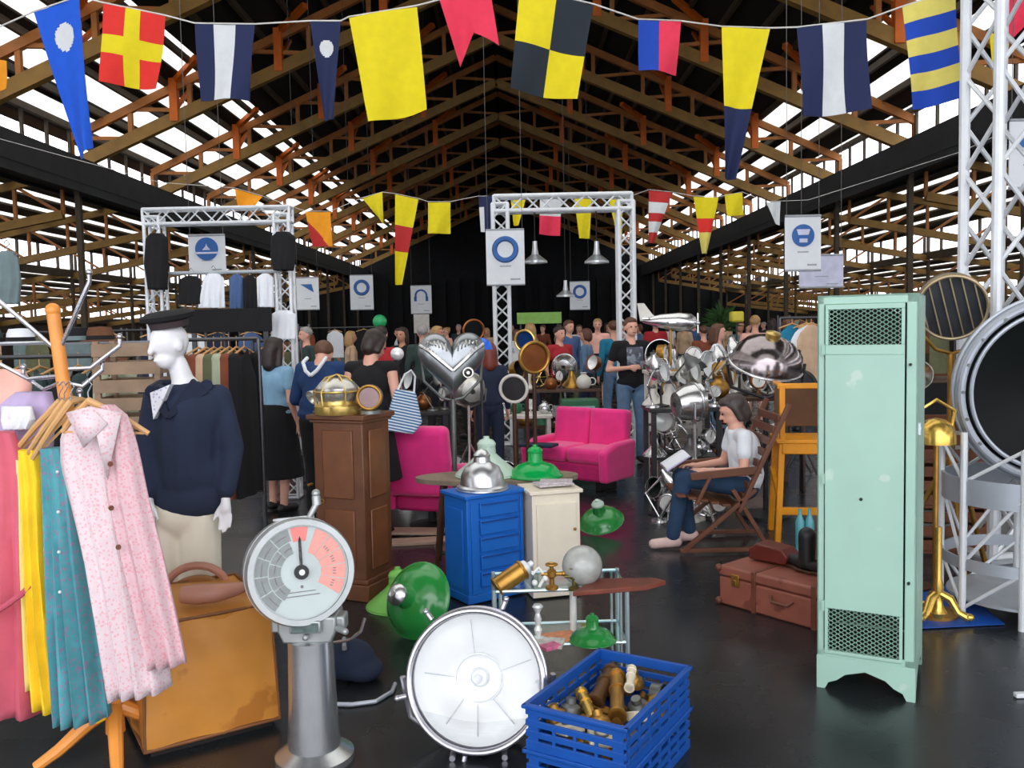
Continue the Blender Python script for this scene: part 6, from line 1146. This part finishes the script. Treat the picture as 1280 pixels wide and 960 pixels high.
# middle: stalls behind the pink seats
a, b = stall('low white table between the two pink seats', 600, 690, 9.7, .66, .5, M_white2)
fill(600, 690, 9.7, .661, .45, [('pot', 'copper'), ('bell', 'silver'), ('pot', 'green'), ('gauge', 'white'), ('pot', 'silver')], 'the low white table', 'things on the low white table', (.5, .8))
a, b = stall('brown table of brass ware left of the standing person', 640, 752, 10.8, .86, .6, M_dbrown, .4)
fill(640, 752, 10.8, .861, .5, [('flood', 'brass'), ('column', 'white'), ('wheel', 'pale brass'), ('pot', 'copper'), ('gauge', 'dark steel'), ('bell', 'brass'), ('pot', 'white'), ('flood', 'copper')], 'the brown brassware table', 'brassware on the brown table', (.8, 1.1))
fill(645, 748, 10.8, .413, .5, [('pot', 'brass'), ('bell', 'green'), ('gauge', 'white'), ('pot', 'copper'), ('bell', 'silver')], 'the shelf of the brassware table', 'brassware on the shelf', (.8, 1))
a, b = stall('dark table of steel parts left of the heart-shaped lamp', 488, 560, 8.9, .80, .55, M_drk, .35)
fill(488, 560, 8.9, .801, .5, [('column', 'dark steel'), ('flood', 'dark steel'), ('pot', 'copper'), ('desk', 'grey'), ('gauge', 'grey')], 'the steel-parts table', 'things on the steel-parts table', (.7, 1))
fill(492, 640, 8.2, 0, .3, [('bell', 'silver'), ('flood', 'silver'), ('bell', 'white'), ('flood', 'grey'), ('bell', 'green'), ('pot', 'silver'), ('flood', 'silver')], 'the floor behind the pink armchair', 'lamps on the floor behind the armchair', (.7, .95))
# big steel lamp housing of heart-like outline
Yh = 6.5; c = P(565, 455, Yh); r = thing('steel_lamp', 'large brushed steel lamp of heart-like outline with a ribbed top, above the armchair', 'lamp', (c.x, Yh, 0), R(6)); M_bst = mat('brushed_steel', (150, 156, 160), .3, .85, .2, 5)
def heart(a, k=1.): x = .0156*16*math.sin(a)**3; z = .0168*(13*math.cos(a)-5*math.cos(2*a)-2*math.cos(3*a)-math.cos(4*a))+.03; return x*k, z*k
def hs(u, v): a = 2*PI*u; f = PI*(v-.5); x, z = heart(a, math.cos(f)**.5 if abs(f) < PI/2-.001 else .001); return V((x, .13*math.sin(f), c.z+z))
m = MB(); m.surf(hs, 64, 18); m.obj('housing', M_bst, r)
m = MB()
for s in (-1, 1):
    for k in range(6):
        x0 = s*(.04+.027*k); m.tube([(x0, -.135, c.z+.10+.014*k), (x0+s*.008, -.115, c.z+.165-.008*abs(k-2.5)), (x0+s*.01, -.06, c.z+.208-.012*abs(k-2.)), (x0+s*.01, .05, c.z+.208-.012*abs(k-2.)), (x0+s*.008, .11, c.z+.15-.01*abs(k-2))], .0065, 6)
m.obj('cooling_rib', M_silver, r)
m = MB()
for s in (-1, 1): m.tube([(s*.232, -.05, c.z+.14), (s*.16, -.115, c.z+.10), (s*.08, -.14, c.z+.03), (0, -.15, c.z-.04)], [.014, .02, .02, .018], 8)
m.obj('bright_band', M_sil, r)
m = MB(); m.tube([(-.22, 0, c.z+.02), (-.21, 0, c.z-.12), (-.08, 0, c.z-.25), (0, 0, c.z-.27), (.08, 0, c.z-.25), (.21, 0, c.z-.12), (.22, 0, c.z+.02)], .011, 8); m.cyl((0, 0, .03), (0, 0, c.z-.26), .02, n=12); m.lathe([(.17, 0), (.17, .02), (.03, .05)], 24); m.obj('stand', M_gun, r)
m = MB(); m.torus((.11, -.13, c.z-.06), .035, .008, (0, 1, 0), 20, 6); m.cyl((.11, -.115, c.z-.06), (.11, -.15, c.z-.06), .012); m.obj('knob', M_silver, r)
# ring lamps with brass rims
def ring_lamp(label, px, py, Y, rpx, mt, lensm, rz):
    c = P(px, py, Y); rr = rpx/FPX*Y; r = thing('ring_lamp', label, 'lamp', (c.x, Y, 0), R(rz)); m = MB(); m.torus((0, 0, c.z), rr, rr*.12, (0, 1, .1), 36, 8); m.obj('rim', mt, r)
    m = MB(); m.shell([(rr*.95, 0), (rr*.9, .09), (rr*.5, .16), (.02, .18)], .005, 28, (0, 0, c.z), (0, 1, .1)); m.obj('housing', M_brass, r); m = MB(); m.lathe([(0, 0), (rr*.92, .001)], 28, (0, .02, c.z), (0, 1, .1), caps=False); m.obj('lens', lensm, r)
    m = MB(); m.cyl((0, .02, 0), (0, .02, c.z-rr), .02, n=10); m.lathe([(.16, 0), (.16, .02), (.03, .05)], 20, (0, .02, 0)); m.obj('stand', M_dbrown, r)
ring_lamp('round brass lamp with a deep blue lens right of the left portal post', 656, 426, 8.6, 13, M_gold, mat('blue_lens', (22, 54, 104), .1), -25)
ring_lamp('large copper coloured ring lamp below the blue lens one', 668, 447, 8.3, 19, M_brass, M_br2, 20)
ring_lamp('pale rimmed ring lamp standing lowest by the portal post', 642, 486, 8.0, 17, M_white2, M_drk, -10)
ring_lamp('brown rimmed lamp above the heart-shaped steel lamp', 592, 413, 10.6, 13, M_br2, M_dglass, 15)
r = thing('blue_lamp', 'bright blue domed lamp on a pole behind the heart-shaped steel lamp', 'lamp', (GX(602, 7.4).x, 7.4, 0)); z = P(602, 437, 7.4).z
m = MB(); m.shell([(.10, 0), (.09, .05), (.05, .09), (.01, .10)], .004, 24, (0, 0, z)); m.obj('lamp_shade', mat('bright_blue', (20, 100, 220), .3), r); m = MB(); m.cyl((0, 0, 0), (0, 0, z+.02), .012); m.lathe([(.13, 0), (.13, .02), (.02, .03)], 20); m.obj('stand', M_drk, r)
# big chrome reflector
c = P(957, 452, 7.3); r = thing('chrome_reflector', 'very large chrome dome reflector on a dark stand above the reading person', 'reflector', (c.x, 7.3, 0), R(-14))
T = Matrix.Translation((0, 0, c.z-.03)) @ Matrix.Rotation(R(20), 4, 'X') @ Matrix.Rotation(R(12), 4, 'Y')
m = MB(); m.at(T); m.shell([(.295, 0), (.29, .03), (.265, .12), (.20, .20), (.10, .245), (.02, .255)], .005, 40); m.obj('bowl', mat('smoky_chrome', (150, 142, 144), .16, .95, .12), r)
m = MB(); m.at(T); m.torus((0, 0, 0), .298, .012, n=48); m.obj('rim', M_sil, r); m = MB(); m.at(T); m.lathe([(.06, .24), (.06, .29), (0, .30)], 20); m.sph((0, 0, .02), (.10, .10, .09), 16); m.obj('lamp_core', M_gold, r)
m = MB(); zc = c.z-.05; m.tube([(-.31, 0, zc+.03), (-.28, 0, zc-.16), (0, .05, zc-.26), (.28, 0, zc-.16), (.31, 0, zc+.03)], .014, 8); m.cyl((0, .05, .02), (0, .05, zc-.25), .022)
m.lathe([(.22, 0), (.22, .03), (.04, .06)], 24, (0, .05, 0)); m.obj('stand', M_drk, r)
# model aircraft
c = P(838, 402, 8.85); r = thing('model_aircraft', 'polished metal model aircraft with a tall tail fin standing on the white table', 'model aircraft', (c.x, 8.85, 0), R(-8)); zc = c.z
m = MB(); m.lathe([(0, -.30), (.025, -.27), (.07, -.10), (.095, .08), (.085, .20), (.05, .25), (0, .262)], 24, (0, 0, zc), (1, 0, -.06)); m.obj('fuselage', M_sil, r)
m = MB(); m.prism([(-.30, zc+.01), (-.12, zc+.03), (-.18, zc+.08), (-.26, zc+.19), (-.33, zc+.19)], -.008, .008); m.obj('tail_fin', M_white2, r, bev=.003)
m = MB(); m.prism([(-.04, 0), (.10, 0), (.04, -.36), (-.03, -.36)], zc-.015, zc+.0, 'XY'); m.prism([(-.04, 0), (.10, 0), (.04, .36), (-.03, .36)], zc-.015, zc+.0, 'XY'); m.obj('wing', M_sil, r)
m = MB(); m.prism([(-.28, -.12), (-.22, -.12), (-.2, 0), (-.22, .12), (-.28, .12)], zc+.03, zc+.04, 'XY'); m.obj('tailplane', M_sil, r); m = MB(); m.sph((.27, 0, zc-.02), .022, 10); m.bar((.27, 0, zc-.12), (.27, 0, zc+.08), .012, .02); m.obj('propeller', M_sil, r)
m = MB(); m.cyl((0, 0, 1.172), (0, 0, zc-.03), .012); m.box((0, 0, 1.178), (.2, .14, .014)); m.obj('stand', M_brass, r)
# small landmarks over the crowd
def board(label, name, cat, x0, y0, x1, y1, Y, mt, post=True):
    a, b = P(x0, y0, Y), P(x1, y1, Y); r = thing(name, label, cat, ((a.x+b.x)/2, Y, 0)); m = MB(); m.box((0, 0, (a.z+b.z)/2), (b.x-a.x, .03, a.z-b.z)); m.obj('board', mt, r, bev=.004)
    for s in (-1, 1): m = MB(); m.box((s*(b.x-a.x)*.42, .02, b.z/2+.02), (.04, .03, b.z+.04)); m.obj('post', M_drk, r)
board('light green blank sign board above the crowd inside the portal', 'sign_board', 'sign', 646, 391, 702, 404, 20, mat('sign_green', (140, 190, 90), .6, 0, .1))
board('white panel on a post below the arch emblem banner', 'blank_sign', 'panel', 517, 393, 537, 416, 23.5, M_white2)
board('dark cloth covered stall front over the second clothes rail', 'stall_board', 'board', 232, 387, 340, 414, 8.2, C_['black'])
r = thing('green_ball', 'green round ball lamp on a pole above the crowd', 'lamp', (GX(477, 15).x, 15, 0)); z = P(477, 402, 15).z; m = MB(); m.sph((0, 0, z), .12, 18); m.obj('globe', mat('ball_green', (40, 170, 100), .4), r); m = MB(); m.cyl((0, 0, 0), (0, 0, z-.1), .015); m.obj('pole', M_drk, r)
r = thing('yellow_lamp', 'yellow box lamp on a pole beside the green plant', 'lamp', (GX(921, 14).x, 14, 0)); z = P(921, 396, 14).z; m = MB(); m.box((0, 0, z), (.20, .2, .17)); m.obj('lamp_shade', mat('lamp_yellow', (200, 184, 50), .5), r, bev=.03); m = MB(); m.cyl((0, 0, 0), (0, 0, z-.05), .015); m.obj('pole', M_drk, r)
r = thing('potted_plant', 'tall green leafy plant above the crowd before the black wall', 'plant', (GX(902, 16).x, 16, 0)); z = P(902, 396, 16).z
m = MB(); m.lathe([(.18, 0), (.24, .35), (.22, .35), (.2, .3), (0, .3)], 20); m.obj('pot', M_br2, r); m = MB(); m.cyl((0, 0, .3), (0, 0, z), .03, .02); m.obj('stem', M_dbrown, r); m = MB(); lr = random.Random(2)
for k in range(70):
    a = lr.uniform(0, 2*PI); e = lr.uniform(-.1, 1.3); L = lr.uniform(.25, .48); b_ = V((0, 0, z-lr.uniform(0, .25))); d = V((math.cos(a)*math.cos(e), math.sin(a)*math.cos(e), math.sin(e))); s = d.cross(V((0, 0, 1))).normalized()*.028; mid = b_+d*L*.5+V((0, 0, .03)); m.add([b_, mid-s, b_+d*L-V((0, 0, .05)), mid+s], [(0, 1, 2), (0, 2, 3)])
q = m.obj('foliage', mat('leaf_green', (44, 80, 36), .6, 0, .3), r)
r = thing('storage_box', 'dark green framed box with a pale blue panel behind the pink double seat', 'box', (GX(723, 10.2).x, 10.1, 0)); m = MB(); m.box((0, 0, .4), (.42, .3, .8)); m.obj('body', M_green2, r, bev=.01); m = MB(); m.box((0, -.155, .48), (.33, .012, .5)); m.obj('front_panel', mat('panel_blue', (150, 178, 190), .5), r, bev=.003)
# clothes at the right edge of the crowd
hung2 = (('white shirt hanging left of the locker', 1008, 412, 9.5, 'white', .5), ('teal shirt hanging left of the locker', 990, 416, 9.6, 'dteal', .4), ('beige jacket hanging beside the locker', 1014, 430, 9.3, 'beige', .6))
ax = GX(975, 9.5).x; bx_ = GX(1040, 9.5).x; r = thing('clothes_rail', 'steel clothes rail with light garments partly behind the locker', 'clothes rail', (ax, 9.5, 0))
for x in (0, bx_-ax): m = MB(); m.cyl((x, 0, 0), (x, 0, 1.68), .016); m.obj('post', M_railm, r)
m = MB(); m.cyl((0, 0, 1.68), (bx_-ax, 0, 1.68), .015); m.obj('rail_bar', M_railm, r)
for i, (lab, px, py, Y, c, ln) in enumerate(hung2):
    r = thing('shirt', lab, 'shirt', (GX(px, 9.5).x, 9.5, 1.62), R(20), 'light garments on the right rail'); m = MB()
    m.surf(lambda u, v: V((.2*min(1, .25+v*5)*math.cos(2*PI*u), .05*math.sin(2*PI*u)*(.5+v)+.01*math.sin(5*u*PI+i)*v, -.02-(.7+ln*.2)*v)), 24, 10); m.obj('shirt_body', C_[c], r); m = MB(); m.tube([(-.17, 0, -.05), (0, 0, 0), (.17, 0, -.05)], .008); m.tube([(0, 0, 0), (0, 0, .06)], .004); m.obj('hanger', M_hang, r)
# stall walls, shelves and goods along both aisles
er = random.Random(21)
def goods_stall(label, px, Y, side, cols, wide=2.2):
    p = GX(px, Y); r = thing('market_stall', label, 'stall', (p.x, Y, 0)); 
    for x in (-wide/2, wide/2):
        for y in (0, .7): m = MB(); m.cyl((x, y, 0), (x, y, 1.75), .02, n=8); m.obj('post', M_railm, r)
    m = MB(); m.box((0, .35, .78), (wide, .7, .04)); m.obj('tabletop', M_dbrown, r); m = MB(); m.surf(lambda u, v: V((-wide/2+wide*u, -.01-.02*math.sin(18*u)*v, .76-.74*v)), 40, 6, .004); m.obj('table_skirt', C_[cols[0]], r)
    m = MB(); m.cyl((-wide/2, .35, 1.7), (wide/2, .35, 1.7), .016, n=8); m.obj('rail_bar', M_railm, r)
    for i in range(5):
        c = cols[(i+1) % len(cols)]; g_ = thing('garment', '%s garment hanging %s on the %s' % ({'grey': 'grey', 'black': 'black', 'brown': 'brown', 'olive': 'olive', 'navy': 'navy', 'rust': 'rust brown', 'beige': 'beige', 'white': 'white', 'dgreen': 'dark green', 'palegreen': 'sage green', 'blue': 'slate blue', 'red': 'red'}[c], ['leftmost', 'second from left', 'in the middle', 'second from right', 'rightmost'][i], label), 'garment', (p.x-wide/2+.3+i*(wide-.6)/4, Y+.35, 1.66), R(er.uniform(-25, 25)), 'garments on the '+label)
        m = MB(); ln = er.uniform(.55, .8); m.surf(lambda u, v: V((.19*min(1, .25+v*5)*math.cos(2*PI*u), .05*math.sin(2*PI*u)*(.5+v)+.01*math.sin(9*u+i)*v, -.02-ln*v)), 20, 8); m.obj('cloth', C_[c], g_); m = MB(); m.tube([(-.16, 0, -.05), (0, 0, 0), (.16, 0, -.05)], .008, 6); m.tube([(0, 0, 0), (0, 0, .05)], .004, 6); m.obj('hanger', M_hang, g_)
goods_stall('black skirted stall left of the gantry', 130, 11, -1, ['black', 'olive', 'grey', 'brown', 'navy', 'white'], 2.6)
goods_stall('dark stall at the far left edge', 20, 14, -1, ['dgreen', 'black', 'beige', 'grey', 'rust'], 3)
goods_stall('brown skirted stall behind the gantry', 265, 13, -1, ['brown', 'black', 'white', 'navy', 'blue'], 2.6)
goods_stall('black skirted stall by the end wall', 380, 18, -1, ['black', 'beige', 'grey', 'rust', 'white'], 3)
goods_stall('dark stall far behind the ring stand', 1230, 12, 1, ['black', 'brown', 'olive', 'grey', 'white'], 2.4)
goods_stall('brown stall behind the locker', 1090, 16, 1, ['brown', 'grey', 'beige', 'rust', 'navy'], 3)
